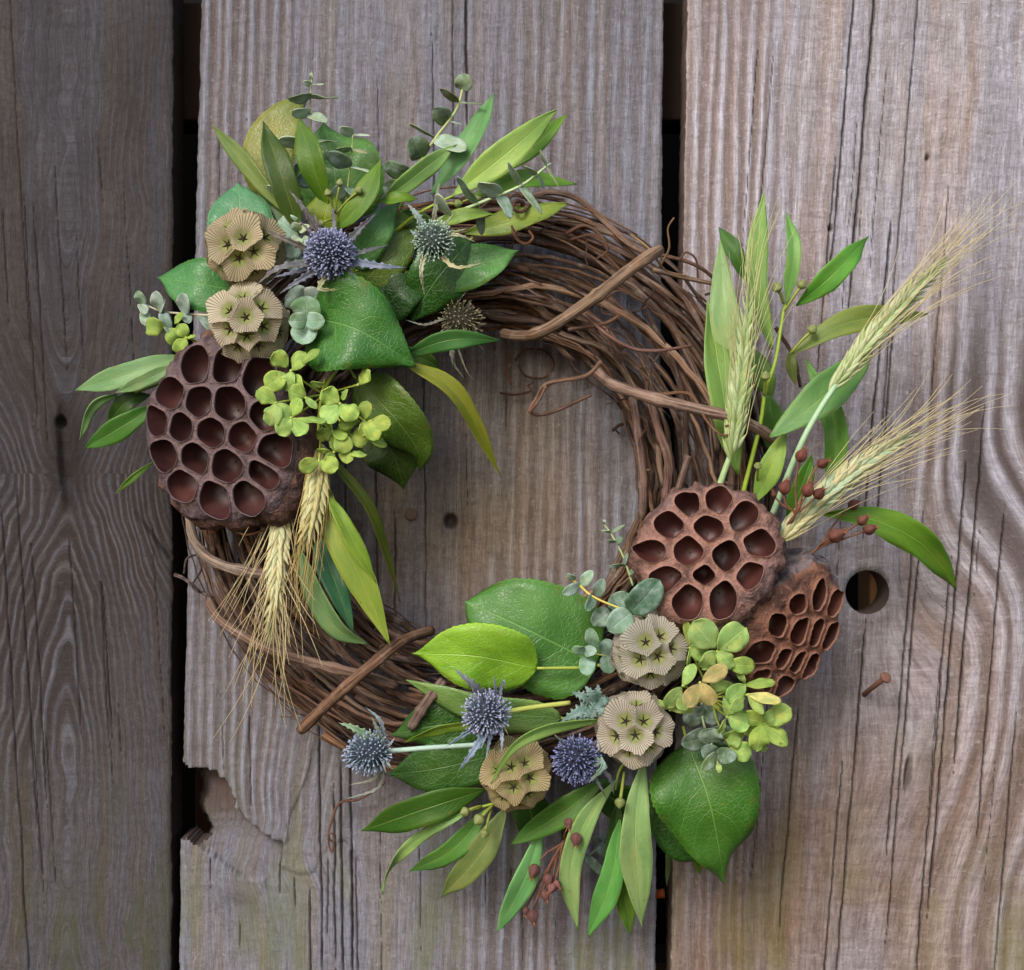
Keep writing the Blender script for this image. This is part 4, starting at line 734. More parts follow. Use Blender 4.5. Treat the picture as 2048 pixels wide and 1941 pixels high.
# ------------------------------------------------------------------ dried lotus pods
CAMP = np.array([0, -D, 0])
def on_plane(px, py, C, n):
    r = P(px, py, 0) - CAMP; return CAMP + r * (np.dot(C - CAMP, n) / np.dot(r, n))
def lotus(label, c, n, outline, holes, body, col, cupcol, bodycol, depth=.013, seed=1, dome=.004, grow=1.22, wallw=.0022):
    """c: face centre (px, py, d); n: face normal; outline: photo points of the face rim; holes: (x, y, rx, ry, rot)"""
    rng = random.Random(seed); t = thing('lotus_pod', label, 'lotus pod', 'dried lotus pods in the wreath')
    C = P(*c); n = nrm(n); e1 = nrm(np.cross([0, 0, 1.0], n)); e1 = -e1 if e1[0] < 0 else e1; e2 = np.cross(n, e1); e2 = -e2 if e2[2] < 0 else e2
    def loc(px, py):
        q = on_plane(px, py, C, n) - C; return np.array([np.dot(q, e1), np.dot(q, e2)])
    oc = np.array([loc(*p) for p in outline]); oc3 = np.c_[oc, np.zeros(len(oc))]
    ring = curve(np.vstack([oc3, oc3[:1]]), 110)[:-1, :2]
    ang = np.arange(len(ring)); ctr = ring.mean(0)
    rad = np.linalg.norm(ring - ctr, axis=1).mean()
    ring = ctr + (ring - ctr) * (1 + .016 * np.array([math.sin(a * .7 + seed) + rng.uniform(-1, 1) for a in ang]))[:, None]
    hp = []; hl = [(loc(x, y), math.sqrt(rx * ry)) for x, y, rx, ry, _ in holes]
    for hi_, (x, y, rx, ry, rot) in enumerate(holes):
        a = np.linspace(0, 2 * math.pi, 26, endpoint=False); ro = math.radians(rot); k1, k2, k3 = rng.uniform(0, 6), rng.uniform(0, 6), rng.uniform(.04, .10)
        q = 1 + k3 * np.cos(2 * a + k1) * .5 + k3 * np.cos(3 * a + k2) + .025 * np.array([rng.uniform(-1, 1) for _ in a])
        ux, uy = rx * q * np.cos(a), ry * q * np.sin(a)
        q2 = np.array([loc(x + grow * (X * math.cos(ro) - Y * math.sin(ro)), y + grow * (X * math.sin(ro) + Y * math.cos(ro))) for X, Y in zip(ux, uy)])
        c0 = hl[hi_][0]; dv = q2 - c0; rr_ = np.linalg.norm(dv, axis=1); dn = dv / rr_[:, None]
        for hj, (c1, r1) in enumerate(hl):
            if hj == hi_: continue
            e = c1 - c0; de_ = np.linalg.norm(e); lim = de_ * hl[hi_][1] / (hl[hi_][1] + r1) - wallw / 2; cs = dn @ (e / de_)
            mx_ = np.where(cs > .05, lim / np.maximum(cs, .05), 1e3); kk_ = 16.0
            rr_ = (rr_ ** -kk_ + np.maximum(mx_, 1e-4) ** -kk_) ** (-1 / kk_)
        de_ = np.array([np.min(np.hypot(*(ring - (c0 + dn[k] * rr_[k])).T)) for k in range(26)])
        rr_ = np.where(de_ < .0022, rr_ - (.0022 - de_), rr_); rr_ = .5 * rr_ + .25 * (np.roll(rr_, 1) + np.roll(rr_, -1))
        hp.append(c0 + dn * rr_[:, None])
    pts = [Vector(p) for p in ring]; edges = [(i, (i + 1) % len(ring)) for i in range(len(ring))]
    for h in hp:
        b = len(pts); pts += [Vector(p) for p in h]; edges += [(b + i, b + (i + 1) % 26) for i in range(26)]
    allh = np.vstack(hp); g = .0013
    gx_, gy_ = np.meshgrid(np.arange(ring[:, 0].min(), ring[:, 0].max(), g), np.arange(ring[:, 1].min(), ring[:, 1].max(), g))
    nr_ = np.random.RandomState(seed); Q = np.c_[gx_.ravel(), gy_.ravel()] + nr_.uniform(-.4, .4, (gx_.size, 2)) * g
    ok = inpoly(Q[:, 0], Q[:, 1], ring)
    for h in hp: ok &= ~inpoly(Q[:, 0], Q[:, 1], h)
    Q = Q[ok]; fixed = np.vstack([allh, ring])
    Q = Q[np.array([np.min(np.hypot(*(fixed - q).T)) for q in Q]) > g * .55]
    pts += [Vector(q) for q in Q]
    ov, oe, of, *_ = delaunay_2d_cdt(pts, edges, [], 0, 1e-7)
    ov = np.array([tuple(v) for v in ov]); of = np.array([tuple(f)[:3] for f in of]); mc = ov[of].mean(1)
    ok = inpoly(mc[:, 0], mc[:, 1], ring)
    for h in hp: ok &= ~inpoly(mc[:, 0], mc[:, 1], h)
    of = of[ok]; e_a = ov[of[:, 1]] - ov[of[:, 0]]; e_b = ov[of[:, 2]] - ov[of[:, 0]]
    F = [tuple(int(i) for i in (f if k > 0 else f[::-1])) for f, k in zip(of, e_a[:, 0] * e_b[:, 1] - e_a[:, 1] * e_b[:, 0])]
    dh = np.array([np.min(np.hypot(*(allh - q).T)) for q in ov]); de = np.array([np.min(np.hypot(*(ring - q).T)) for q in ov])
    rr = np.linalg.norm(ov - ctr, axis=1) / rad
    def face_h(o, dh, de, rr):
        return (-dome * rr ** 2 - .0032 * np.exp(-de / .0022) + .0009 * np.exp(-(dh / .0016) ** 2) + .0042 * (fbm(o[:, 0] * 190 + seed, o[:, 1] * 190, 4) - .45) * np.clip(dh / .003, .12, 1) + .0006 * (fbm(o[:, 0] * 900, o[:, 1] * 900, 2) - .4))
    h = face_h(ov, dh, de, rr)
    if np.dot(np.cross(e1, e2), n) < 0: F = [tuple(reversed(f)) for f in F]
    W3 = lambda o, z: C + np.outer(o[:, 0], e1) + np.outer(o[:, 1], e2) + np.outer(z, n)
    V = W3(ov, h)
    me = mesh('face', V, F, M_LOTUS); at = me.attributes.new('rim', 'FLOAT', 'POINT'); at.data.foreach_set('value', np.exp(-(dh / .0011) ** 2).astype(np.float32))
    link(bpy.data.objects.new('face', me), t, col)
    # the body behind the face
    hr = face_h(ring, np.full(len(ring), .01), np.zeros(len(ring)), np.linalg.norm(ring - ctr, axis=1) / rad)
    nb = len(ring); VB = []; fb = []
    prof = [(1.0, 0), (1.035, -.0025), (1.055, -.006), (1.05, -.012), (1.0, -.019), (.90, -.027), (.72, -.036), (.48, -.043), (.30, -.050), (.14, -.056), (.09, -.066)]
    off = loc(*body) - ctr
    for j, (k, z) in enumerate(prof):
        s = j / (len(prof) - 1); cc = ctr + off * s ** 2
        wr_ = 1 + (.022 * np.array([math.sin(a * .9 + j) + 1.3 * rng.uniform(-1, 1) for a in ang]) if j else 0)
        q = cc + (ring - ctr) * k * np.reshape(wr_, (-1, 1)) if j else ring
        VB.append(W3(q, (hr if j < 1 else hr * (1 - s)) + z + (0 if not j else .0012 * (np.array([rng.random() for _ in ang]) - .5))))
    VB = np.vstack(VB)
    for j in range(len(prof) - 1):
        for i in range(nb): fb.append((j * nb + i, j * nb + (i + 1) % nb, (j + 1) * nb + (i + 1) % nb, (j + 1) * nb + i))
    obj('body', VB, fb, M_LOTUS, t, bodycol)
    for hi, hq in enumerate(hp):
        hc = hq.mean(0); hh = face_h(hq, np.zeros(26), np.full(26, .01), np.linalg.norm(hq - ctr, axis=1) / rad)
        VC_ = []; UV = []; dd = depth * rng.uniform(.85, 1.1) * (1 - .3 * (np.linalg.norm(hc - ctr) / rad) ** 3); tilt = (ctr - hc) * .16
        steps = [(1, 0), (1.0, .06), (1.0, .22), (.97, .42), (.90, .62), (.78, .80), (.58, .93), (.30, .99), (.05, 1.0)]
        for j, (k, z) in enumerate(steps):
            VC_.append(W3(hc + tilt * z + (hq - hc) * k, hh * (1 - z) + hh.mean() * z - dd * z)); UV += [(i / 26, z) for i in range(26)]
        VC_ = np.vstack(VC_); fc = [(j * 26 + i, (j + 1) * 26 + i, (j + 1) * 26 + (i + 1) % 26, j * 26 + (i + 1) % 26) for j in range(len(steps) - 1) for i in range(26)]
        jv = rng.uniform(.85, 1.15); lip = []; lu = []
        for (k, z) in ((1.0, -.0004), (1.02, .0007), (.985, .0008), (.975, -.0006)):
            lip.append(W3(hc + (hq - hc) * k, hh + z + (.0007 * np.array([rng.uniform(-.5, 1) for _ in range(26)]) if z > 0 else 0))); lu += [(i / 26, .5) for i in range(26)]
        obj('cell_rim', np.vstack(lip), [(j * 26 + i, j * 26 + (i + 1) % 26, (j + 1) * 26 + (i + 1) % 26, (j + 1) * 26 + i) for j in range(3) for i in range(26)], M_CORE, t, tuple(min(255, x * 1.06 + 4) for x in col), lu)
        obj('seed_cup', VC_, fc, M_CUP, t, tuple(x * jv for x in cupcol), UV)
    return t
# crop helpers: coordinates read off enlarged parts of the photograph
def c3(x, y): return 130 + .2665 * x, 580 + .2665 * y
def c4(x, y): return 1220 + .2933 * x, 850 + .2933 * y
h1 = [(970, 575, 92, 140, 0), (1215, 575, 110, 120, 15), (1440, 660, 95, 160, 18), (785, 785, 100, 112, 35), (1010, 845, 100, 115, 35), (1230, 855, 110, 135, -10), (1500, 945, 110, 105, 20), (690, 990, 72, 125, -18), (870, 1030, 88, 112, -25), (1100, 1070, 98, 118, -15), (1335, 1105, 98, 108, 10), (1570, 1205, 125, 115, 10), (740, 1245, 95, 125, -25), (975, 1265, 100, 120, -35), (1215, 1325, 105, 128, -5), (1475, 1390, 85, 112, -42), (880, 1460, 100, 122, -20), (1120, 1570, 98, 142, -14), (1365, 1550, 110, 130, -35)]
H1 = [(*c3(x, y), rx * .2665, ry * .2665, r) for x, y, rx, ry, r in h1]
o1 = [c3(*p) for p in [(1050, 345), (900, 390), (780, 520), (665, 690), (590, 860), (570, 1050), (610, 1250), (690, 1430), (770, 1590), (900, 1690), (1110, 1740), (1330, 1720), (1530, 1650), (1640, 1500), (1710, 1300), (1730, 1120), (1690, 900), (1600, 690), (1480, 520), (1300, 400)]]
lotus('largest lotus pod, dark purple-brown with many open cells, at upper left', (438, 865, 92), (-.22, -1, .04), o1, H1, (560, 950), (94, 81, 83), (70, 45, 43), (104, 80, 72), .016, 1)
h2 = [(535, 540, 84, 86, 0), (742, 520, 95, 95, -20), (905, 630, 88, 108, 35), (408, 680, 92, 95, 25), (675, 705, 100, 95, 0), (1008, 805, 108, 88, 8), (287, 860, 112, 68, 4), (535, 855, 98, 98, 0), (797, 893, 95, 103, -15), (952, 1022, 70, 118, 38), (385, 1050, 112, 78, 12), (645, 1030, 68, 80, -30), (535, 1195, 104, 116, 5), (768, 1180, 80, 135, 0)]
H2 = [(*c4(x, y), rx * .2933, ry * .2933, r) for x, y, rx, ry, r in h2]
o2 = [c4(*p) for p in [(620, 415), (440, 460), (310, 600), (215, 720), (165, 860), (200, 1020), (290, 1150), (360, 1270), (480, 1350), (640, 1370), (790, 1360), (930, 1290), (1040, 1180), (1120, 1050), (1180, 880), (1165, 750), (1100, 620), (980, 500), (800, 425)]]
lotus('frontal reddish-brown lotus pod at the right side of the wreath', (1415, 1112, 106), (-.06, -1, .10), o2, H2, (1440, 1150), (128, 100, 91), (76, 47, 44), (112, 86, 77), .015, 2, .003, 1.18, .0034)
h3 = [(1283, 1225, 56, 76, 22), (1432, 1170, 46, 108, 15), (1545, 1225, 48, 112, 24), (1140, 1365, 62, 80, 8), (1290, 1400, 60, 104, 18), (1405, 1415, 52, 104, 22), (1505, 1440, 52, 108, 26), (1042, 1555, 104, 74, -12), (1180, 1590, 50, 80, 34), (1277, 1625, 46, 104, 36), (1365, 1650, 54, 98, 34), (1045, 1715, 56, 56, 0), (1100, 1795, 44, 40, -20), (1180, 1790, 60, 104, 44)]
H3 = [(*c4(x, y), rx * .2933, ry * .2933, r) for x, y, rx, ry, r in h3]
o3 = [c4(*p) for p in [(1450, 960), (1340, 1030), (1180, 1120), (1030, 1230), (960, 1380), (900, 1500), (880, 1640), (930, 1760), (1010, 1850), (1090, 1900), (1200, 1880), (1310, 1790), (1430, 1640), (1520, 1520), (1590, 1380), (1610, 1240), (1590, 1110), (1540, 1010)]]
lotus('orange-brown lotus pod turned to the right, lowest of the three pods', (1590, 1262, 86), (.50, -1, -.34), o3, H3, (1560, 1225), (116, 84, 70), (70, 43, 37), (104, 96, 98), .015, 3, .003, 1.1, .0030)

# ------------------------------------------------------------------ round papery seed heads
def star_mesh():
    V = []; F = []
    for k in range(5):
        a = 2 * math.pi * k / 5; ca, sa = math.cos(a), math.sin(a); b = len(V)
        V += [(.06 * -sa, .06 * ca, .06), (-.06 * -sa, -.06 * ca, .06), (.20 * ca + .045 * -sa, .20 * sa + .045 * ca, .15), (.20 * ca - .045 * -sa, .20 * sa - .045 * ca, .15), (.46 * ca, .46 * sa, .27), (.12 * ca, .12 * sa, .20)]
        F += [(b, b + 2, b + 5), (b + 1, b + 5, b + 3), (b, b + 5, b + 1), (b + 2, b + 4, b + 5), (b + 3, b + 5, b + 4), (b, b + 1, b + 3, b + 2), (b + 2, b + 3, b + 4)]
    n = len(V); V += [(.1 * math.cos(q * 1.047), .1 * math.sin(q * 1.047), .10) for q in range(6)] + [(0, 0, .19)]
    F += [(n + q, n + (q + 1) % 6, n + 6) for q in range(6)]
    return mesh('star', V, F, M_STAR, smooth=False)
ME_STAR = star_mesh()
def sphere_mesh(name, mat, seg=20, rg=12):
    V = []; F = []
    for j in range(rg + 1):
        p = math.pi * j / rg
        for k in range(seg): V.append((math.sin(p) * math.cos(2 * math.pi * k / seg), math.sin(p) * math.sin(2 * math.pi * k / seg), math.cos(p)))
    for j in range(rg):
        for k in range(seg): F.append((j * seg + k, (j + 1) * seg + k, (j + 1) * seg + (k + 1) % seg, j * seg + (k + 1) % seg))
    return mesh(name, V, F, mat)
ME_CORE = sphere_mesh('core', M_CORE)
def seedhead(label, c, R, front, col, seed, fr=.46):
    rng = random.Random(seed); t = thing('seed_head', label, 'seed head', 'round papery seed heads')
    C = P(*c); Rm = PX(R * 1.12, c[2])
    inst('core', ME_CORE, Matrix.Translation(C) @ Matrix.Scale(Rm * .66, 4), t, (104, 100, 58))
    dirs = []; wts = []
    def add(v, gap, w):
        if all(np.dot(v, q) < math.cos(gap) for q in dirs): dirs.append(v); wts.append(w)
    for i, (x, y) in enumerate(front):
        dx, dz = (x - c[0]) / R, -(y - c[1]) / R; q = min(.97, math.hypot(dx, dz)); m = math.hypot(dx, dz) or 1
        dx, dz = dx / m * q, dz / m * q; add(nrm((dx, -math.sqrt(1 - q * q), dz)), .47, .17 - .028 * i)
    for i in range(60):
        y = 1 - 2 * (i + .5) / 60; rr = math.sqrt(1 - y * y); a = i * 2.39996 + seed; v = np.array([rr * math.cos(a), -y, rr * math.sin(a)])
        if v[1] < .6: add(v, .58, -.04)
    SR = [0, .13, .26, .38, .50, .64, .80, .93, 1.0]; smax = .50 * fr / .46; na = 120
    for k, v in enumerate(dirs):
        u_ = nrm(np.cross(v, [.2, .1, .97])); w_ = np.cross(v, u_); V = []; UV = []; ph = rng.uniform(0, 6.28); up = rng.uniform(.9, 1.15)
        nb = [(q, math.acos(max(-1, min(1, float(np.dot(v, q))))), wts[j]) for j, q in enumerate(dirs) if j != k]
        nb = [(nrm(q - v * np.dot(q, v)), e, wj) for q, e, wj in nb if e < 1.3]
        lim = []
        for i in range(na):
            a = 2 * math.pi * i / na + ph; t_ = u_ * math.cos(a) + w_ * math.sin(a); L_ = smax * (1 + .05 * math.cos(3 * a + k) + .03 * math.cos(7 * a))
            for d_, e, wj in nb:
                cs = float(np.dot(t_, d_))
                if cs > .05: L_ = min(L_, max(.14, (e / 2 + (wts[k] - wj) / 2 + .035) / cs))
            lim.append(L_ * (1 + rng.uniform(-.035, .025)))
        lim = .5 * np.array(lim) + .25 * (np.roll(lim, 1) + np.roll(lim, -1))
        for j, q in enumerate(SR):
            for i in range(na + 1):
                a = 2 * math.pi * i / na + ph; t_ = u_ * math.cos(a) + w_ * math.sin(a); sr = q * lim[i % na] * (1 + (rng.uniform(-.025, .025) if j == len(SR) - 1 else 0)); f = sr / smax
                z = .22 * up * max(0, (f - .16) / .84) ** .85 + .003 * math.cos(40 * a) * min(1, f * 1.5) + .022 * math.cos(4 * a + k) * f * f + .012 * math.cos(7 * a + 2 * k) * f + wts[k] * .75 * f
                V.append(C + Rm * (.70 + z) * (v * math.cos(sr) + t_ * math.sin(sr))); UV.append((i / na, f))
        m = na + 1
        F = [(j * m + i, j * m + i + 1, (j + 1) * m + i + 1, (j + 1) * m + i) for j in range(len(SR) - 1) for i in range(na)]
        jv = rng.uniform(.88, 1.08)
        o = obj('collar', V, F, M_PAPER, t, tuple(x * jv for x in col), UV)
        B = C + v * Rm * .70; r = Rm * .36
        inst('star', ME_STAR, Matrix.Translation(B) @ Vector(v).to_track_quat('Z', 'Y').to_matrix().to_4x4() @ Matrix.Rotation(rng.uniform(0, 6), 4, 'Z') @ Matrix.Scale(r, 4), o, (58, 44, 42))
    ptube('stem', [(c[0], c[1], c[2] - 14), (c[0] + 4, c[1] + 6, c[2] - 40)], 9, M_STEM, t, (150, 150, 90), 5, 6)
TAN = (212, 194, 158)
seedhead('topmost tan papery seed head, left of the purple thistle', (492, 500, 80), 80, [(498, 484), (460, 498), (487, 530), (522, 514), (545, 477), (463, 458), (446, 545), (492, 446), (566, 510), (518, 556)], (216, 202, 168), 1)
seedhead('tan papery seed head just above the largest lotus pod', (500, 650, 84), 80, [(502, 640), (463, 624), (492, 592), (536, 616), (463, 666), (503, 682), (541, 660), (480, 706), (528, 704)], (218, 208, 184), 2)
seedhead('papery seed head right beside the frontal lotus pod, top of the lower three', (1297, 1299, 88), 78, [(1284, 1275), (1313, 1308), (1271, 1316), (1318, 1262), (1344, 1290), (1297, 1350), (1342, 1334), (1244, 1257), (1234, 1315), (1258, 1350)], (220, 216, 202), 3)
seedhead('papery seed head in the middle of the lower cluster, above the strap leaves', (1269, 1456, 88), 78, [(1265, 1462), (1285, 1430), (1243, 1430), (1314, 1455), (1222, 1467), (1252, 1501), (1298, 1488), (1270, 1398), (1318, 1412)], (222, 214, 198), 4)
seedhead('lowest papery seed head, flatter and duller, left of the violet thistle', (1032, 1548, 82), 73, [(1053, 1512), (1020, 1520), (1064, 1546), (1026, 1567), (988, 1530), (1062, 1584), (1000, 1594), (1036, 1612), (1086, 1520)], (206, 190, 146), 5, .47)

# ------------------------------------------------------------------ thistles
def thistle(label, c, axis, R, Lr, col, bracts, stem=None, n=240, seed=1, scol=(150, 160, 110), spike=.42):
    """axis: direction the head points; bracts: (tip x, y, d, width, colour[, mid x, y, d])"""
    rng = random.Random(seed); t = thing('thistle', label, 'thistle', 'spiny thistle heads')
    C = P(*c); a = nrm(axis); u = nrm(np.cross(a, [.2, .9, .35])); w = np.cross(a, u); Rm = PX(R, c[2]); Lm = Rm * Lr
    V = []; F = []; UV = []
    for i in range(n):
        y = 1 - 1.86 * (i + .5) / n; rr = math.sqrt(max(0, 1 - y * y)); q = i * 2.39996
        loc_ = u * rr * math.cos(q) * Rm * .72 + w * rr * math.sin(q) * Rm * .72 + a * y * Lm * .74
        d = nrm(u * rr * math.cos(q) + w * rr * math.sin(q) + a * (y * .9 + .25)); d = nrm(d + np.array([rng.uniform(-.26, .26) for _ in range(3)]))
        s1 = nrm(np.cross(d, [.3, .5, .8])); s2 = np.cross(d, s1); L = Rm * spike * rng.uniform(.55, 1.3); r = Rm * .031 * rng.uniform(.85, 1.2); b = len(V)
        for (zz, k) in ((0, 1.1), (.35, .8), (.72, .8), (.90, 1.7), (1.0, .5)):
            for m in range(5): V.append(C + loc_ + d * L * zz + r * k * (s1 * math.cos(m * 1.2566) + s2 * math.sin(m * 1.2566))); UV.append((m / 5, zz))
        for j in range(4):
            for m in range(5): F.append((b + j * 5 + m, b + j * 5 + (m + 1) % 5, b + (j + 1) * 5 + (m + 1) % 5, b + (j + 1) * 5 + m))
        F.append(tuple(b + 20 + m for m in range(5)))
        if i % 3 == 0:     # thin bristle between the florets
            b = len(V); L2 = L * rng.uniform(1.15, 1.55); e = C + loc_ + s1 * r * 2
            for m in range(3): V.append(e + r * .35 * (s1 * math.cos(m * 2.09) + s2 * math.sin(m * 2.09))); UV.append((0, .5))
            V.append(e + d * L2); UV.append((0, 1)); F += [(b, b + 1, b + 3), (b + 1, b + 2, b + 3), (b + 2, b, b + 3)]
    o = obj('florets', V, F, M_FLORET, t, col, UV); o['kind'] = 'stuff'
    inst('core', ME_CORE, Matrix.Translation(C) @ Vector(a).to_track_quat('Z', 'Y').to_matrix().to_4x4() @ Matrix.Diagonal((Rm * .74, Rm * .74, Lm * .76, 1)), t, tuple(x * .42 for x in col))
    B = C - a * Lm * .62
    for br in bracts:
        tip = P(*br[:3]); b0 = B + nrm(tip - B - a * np.dot(tip - B, a)) * Rm * .35
        k = S * (D + b0[1]) / D; bp = (b0[0] / k + 1024, 970.5 - b0[2] / k, -b0[1] * 1000)
        mid = br[5:8] if len(br) > 5 else ((bp[0] + br[0]) / 2 + rng.uniform(-5, 5), (bp[1] + br[1]) / 2 + rng.uniform(-5, 5), (bp[2] + br[2]) / 2 + 3)
        leaf(t, [bp, mid, br[:3]], br[3], br[4], 'spine', roll=rng.uniform(-35, 35), fold=.5, wave=0, teeth=.9, mat=M_BRACT, name='bract', na=4)
    if stem: ptube('stem', stem, 11, M_STEM, t, scol, 14, 8, 10)
    return t
BD, BB, BG = (96, 90, 116), (126, 140, 190), (130, 154, 150)
thistle('purple-blue thistle at upper left with dark spiny bracts all around', (660, 508, 100), (-.12, -1, .25), 45, 1.06, (130, 134, 168),
    [(576, 378, 96, 14, (86, 78, 84), 612, 425, 96), (626, 418, 98, 11, (80, 74, 84)), (515, 454, 92, 12, (112, 98, 100), 570, 478, 98), (511, 572, 100, 15, (120, 112, 128), 562, 536, 106), (559, 588, 100, 13, (126, 130, 170), 600, 560, 104), (545, 556, 98, 11, (130, 136, 186)), (678, 580, 104, 13, (150, 150, 100), 640, 576, 104), (756, 424, 96, 15, (72, 66, 90), 716, 462, 98), (778, 490, 98, 11, (92, 88, 112)), (812, 536, 98, 16, (110, 120, 170), 752, 532, 100), (712, 560, 102, 10, (104, 106, 140)), (664, 400, 84, 9, (90, 84, 100)), (596, 440, 92, 9, (96, 90, 110))], None, 560, 1)
thistle('pale green unripe thistle above the dark leaf at the wreath top', (868, 482, 98), (.45, -.8, -.05), 40, 1.12, (152, 172, 164),
    [(950, 484, 100, 8, (180, 188, 160), 910, 470, 104), (970, 526, 98, 9, (190, 186, 140), 908, 534, 104), (849, 590, 96, 10, (186, 188, 160), 842, 540, 104), (828, 530, 98, 12, (140, 168, 150)), (815, 408, 94, 16, (126, 152, 158), 836, 436, 96), (820, 460, 96, 12, (130, 156, 158)), (878, 366, 96, 8, (138, 142, 128)), (936, 458, 102, 6, (150, 166, 110)), (910, 424, 98, 6, (150, 166, 140))], None, 190, 2, spike=.34)
thistle('brownish faded thistle hidden in shade at the inner top edge of the wreath', (922, 640, 62), (.75, -.45, -.25), 36, 1.3, (134, 126, 104),
    [(955, 556, 66, 9, (120, 136, 120), 925, 590, 66), (940, 575, 66, 7, (120, 130, 96)), (905, 585, 64, 8, (96, 112, 70)), (930, 760, 52, 6, (140, 130, 108), 905, 720, 56), (948, 762, 50, 4, (146, 136, 116), 930, 735, 54), (905, 735, 56, 9, (120, 112, 110)), (968, 700, 56, 4, (140, 130, 110)), (810, 640, 66, 5, (130, 128, 120), 850, 650, 68)], None, 170, 3)
thistle('lavender thistle on a yellow-green stem, over the bright lime leaf', (973, 1428, 102), (-.5, -.78, .02), 42, 1.16, (142, 148, 178),
    [(908, 1337, 104, 19, (92, 92, 112), 940, 1366, 106), (986, 1350, 104, 8, (112, 124, 158)), (1012, 1380, 104, 7, (124, 134, 170), 1006, 1362, 104), (940, 1384, 110, 6, (150, 156, 196)), (892, 1494, 106, 12, (116, 140, 184), 930, 1468, 110), (916, 1542, 106, 15, (124, 148, 196), 948, 1500, 110), (972, 1518, 108, 8, (126, 144, 190)), (1002, 1508, 106, 9, (128, 146, 186), 1004, 1474, 106), (1016, 1470, 102, 6, (176, 180, 150)), (962, 1498, 112, 6, (130, 150, 196))],
    [(1000, 1427, 92), (1060, 1416, 86), (1140, 1406, 80)], 330, 4, (176, 182, 92))
thistle('blue-green thistle pointing left over the lower vines on a pale stem', (738, 1506, 96), (-1, -.35, -.06), 40, 1.22, (140, 154, 180),
    [(677, 1446, 98, 17, (122, 160, 132), 712, 1458, 100), (731, 1414, 98, 8, (126, 146, 176), 762, 1444, 100), (742, 1432, 102, 9, (128, 150, 160)), (697, 1571, 86, 5, (150, 158, 158), 750, 1556, 92), (688, 1600, 78, 6, (140, 146, 146), 758, 1574, 88), (790, 1476, 100, 6, (140, 160, 190)), (786, 1540, 100, 6, (150, 164, 180)), (770, 1470, 104, 6, (130, 150, 160)), (772, 1546, 102, 5, (150, 160, 160))],
    [(775, 1503, 90), (860, 1496, 88), (958, 1490, 80)], 260, 5, (170, 196, 180), .40)
thistle('deep violet-blue thistle between the two lower seed heads', (1154, 1520, 92), (-.35, -.9, -.15), 44, 1.05, (110, 116, 158),
    [(1178, 1566, 106, 18, (116, 150, 136), 1206, 1530, 106), (1194, 1478, 98, 14, (112, 136, 170), 1200, 1500, 98), (1228, 1590, 84, 9, (100, 110, 140), 1216, 1550, 90), (1214, 1600, 82, 6, (96, 104, 130)), (1176, 1500, 110, 6, (140, 164, 120)), (1140, 1466, 98, 5, (126, 134, 150)), (1100, 1462, 92, 5, (120, 130, 140))], None, 330, 6)
tl = thing('thistle_leaf', 'spiky blue-green thistle leaf rosette on the lavender thistle stem', 'leaf')
for (tx, ty, w) in ((1142, 1384, 20), (1120, 1444, 22), (1146, 1450, 18), (1172, 1452, 18), (1170, 1372, 18), (1196, 1368, 16), (1222, 1400, 20), (1210, 1440, 18)):
    leaf(tl, [(1196, 1404, 82), ((1196 + tx) / 2, (1404 + ty) / 2, 88), (tx, ty, 86)], w, (100, 136, 140), 'spine', roll=RND.uniform(-20, 20), fold=.3, wave=0, teeth=1.1, mat=M_BRACT, name='bract', na=4)

# ------------------------------------------------------------------ green hydrangea
def hydrangea(label, florets, stems, root, name='hydrangea_cluster'):
    """florets: (x, y, d, [(petal centre x, y, half length, half width, colour, roll)])"""
    t = thing(name, label, 'hydrangea', 'green hydrangea clusters')
    florets = [(x, y, d, [(x + (a - x) * 1.06, y + (b - y) * 1.06, hl * 1.18, hw * 1.2, c, r) for a, b, hl, hw, c, r in pet]) for x, y, d, pet in florets]
    for (x, y, d, pet) in florets:
        C = P(x, y, d); EM = Matrix.Translation(C) @ Matrix.Scale(PX(3.2, d), 4); eye = inst('floret', ME_CORE, EM, t, (176, 186, 96))
        for (px, py, hl, hw, c, r) in pet:
            a = nrm((px - x, py - y, 0)) if (px, py) != (x, y) else np.array([1, 0, 0]); m = math.hypot(px - x, py - y)
            base = (px - a[0] * min(hl, m), py - a[1] * min(hl, m), d); tip = (px + a[0] * hl, py + a[1] * hl, d + RND.uniform(-3, 5))
            o = leaf(None, [base, (px, py, d + RND.uniform(1, 4)), tip], hw * 2, c, 'petal', roll=r, fold=RND.uniform(0, .12), wave=.16, mat=M_PETAL, name='petal', nl=12, na=8)
            o.parent = eye; o.matrix_parent_inverse = EM.inverted()
        ptube('stalk', [(x, y, d - 1), ((x + root[0]) / 2 + RND.uniform(-8, 8), (y + root[1]) / 2, (d + root[2]) / 2 - 4), root], 4.5, M_STEM, t, (168, 180, 70), 10, 5)
    for s in stems: ptube('stem', s, 7, M_STEM, t, (160, 172, 60), 10, 6)
HG, HL, HY, HO = (172, 196, 66), (184, 212, 116), (182, 188, 52), (150, 172, 40)
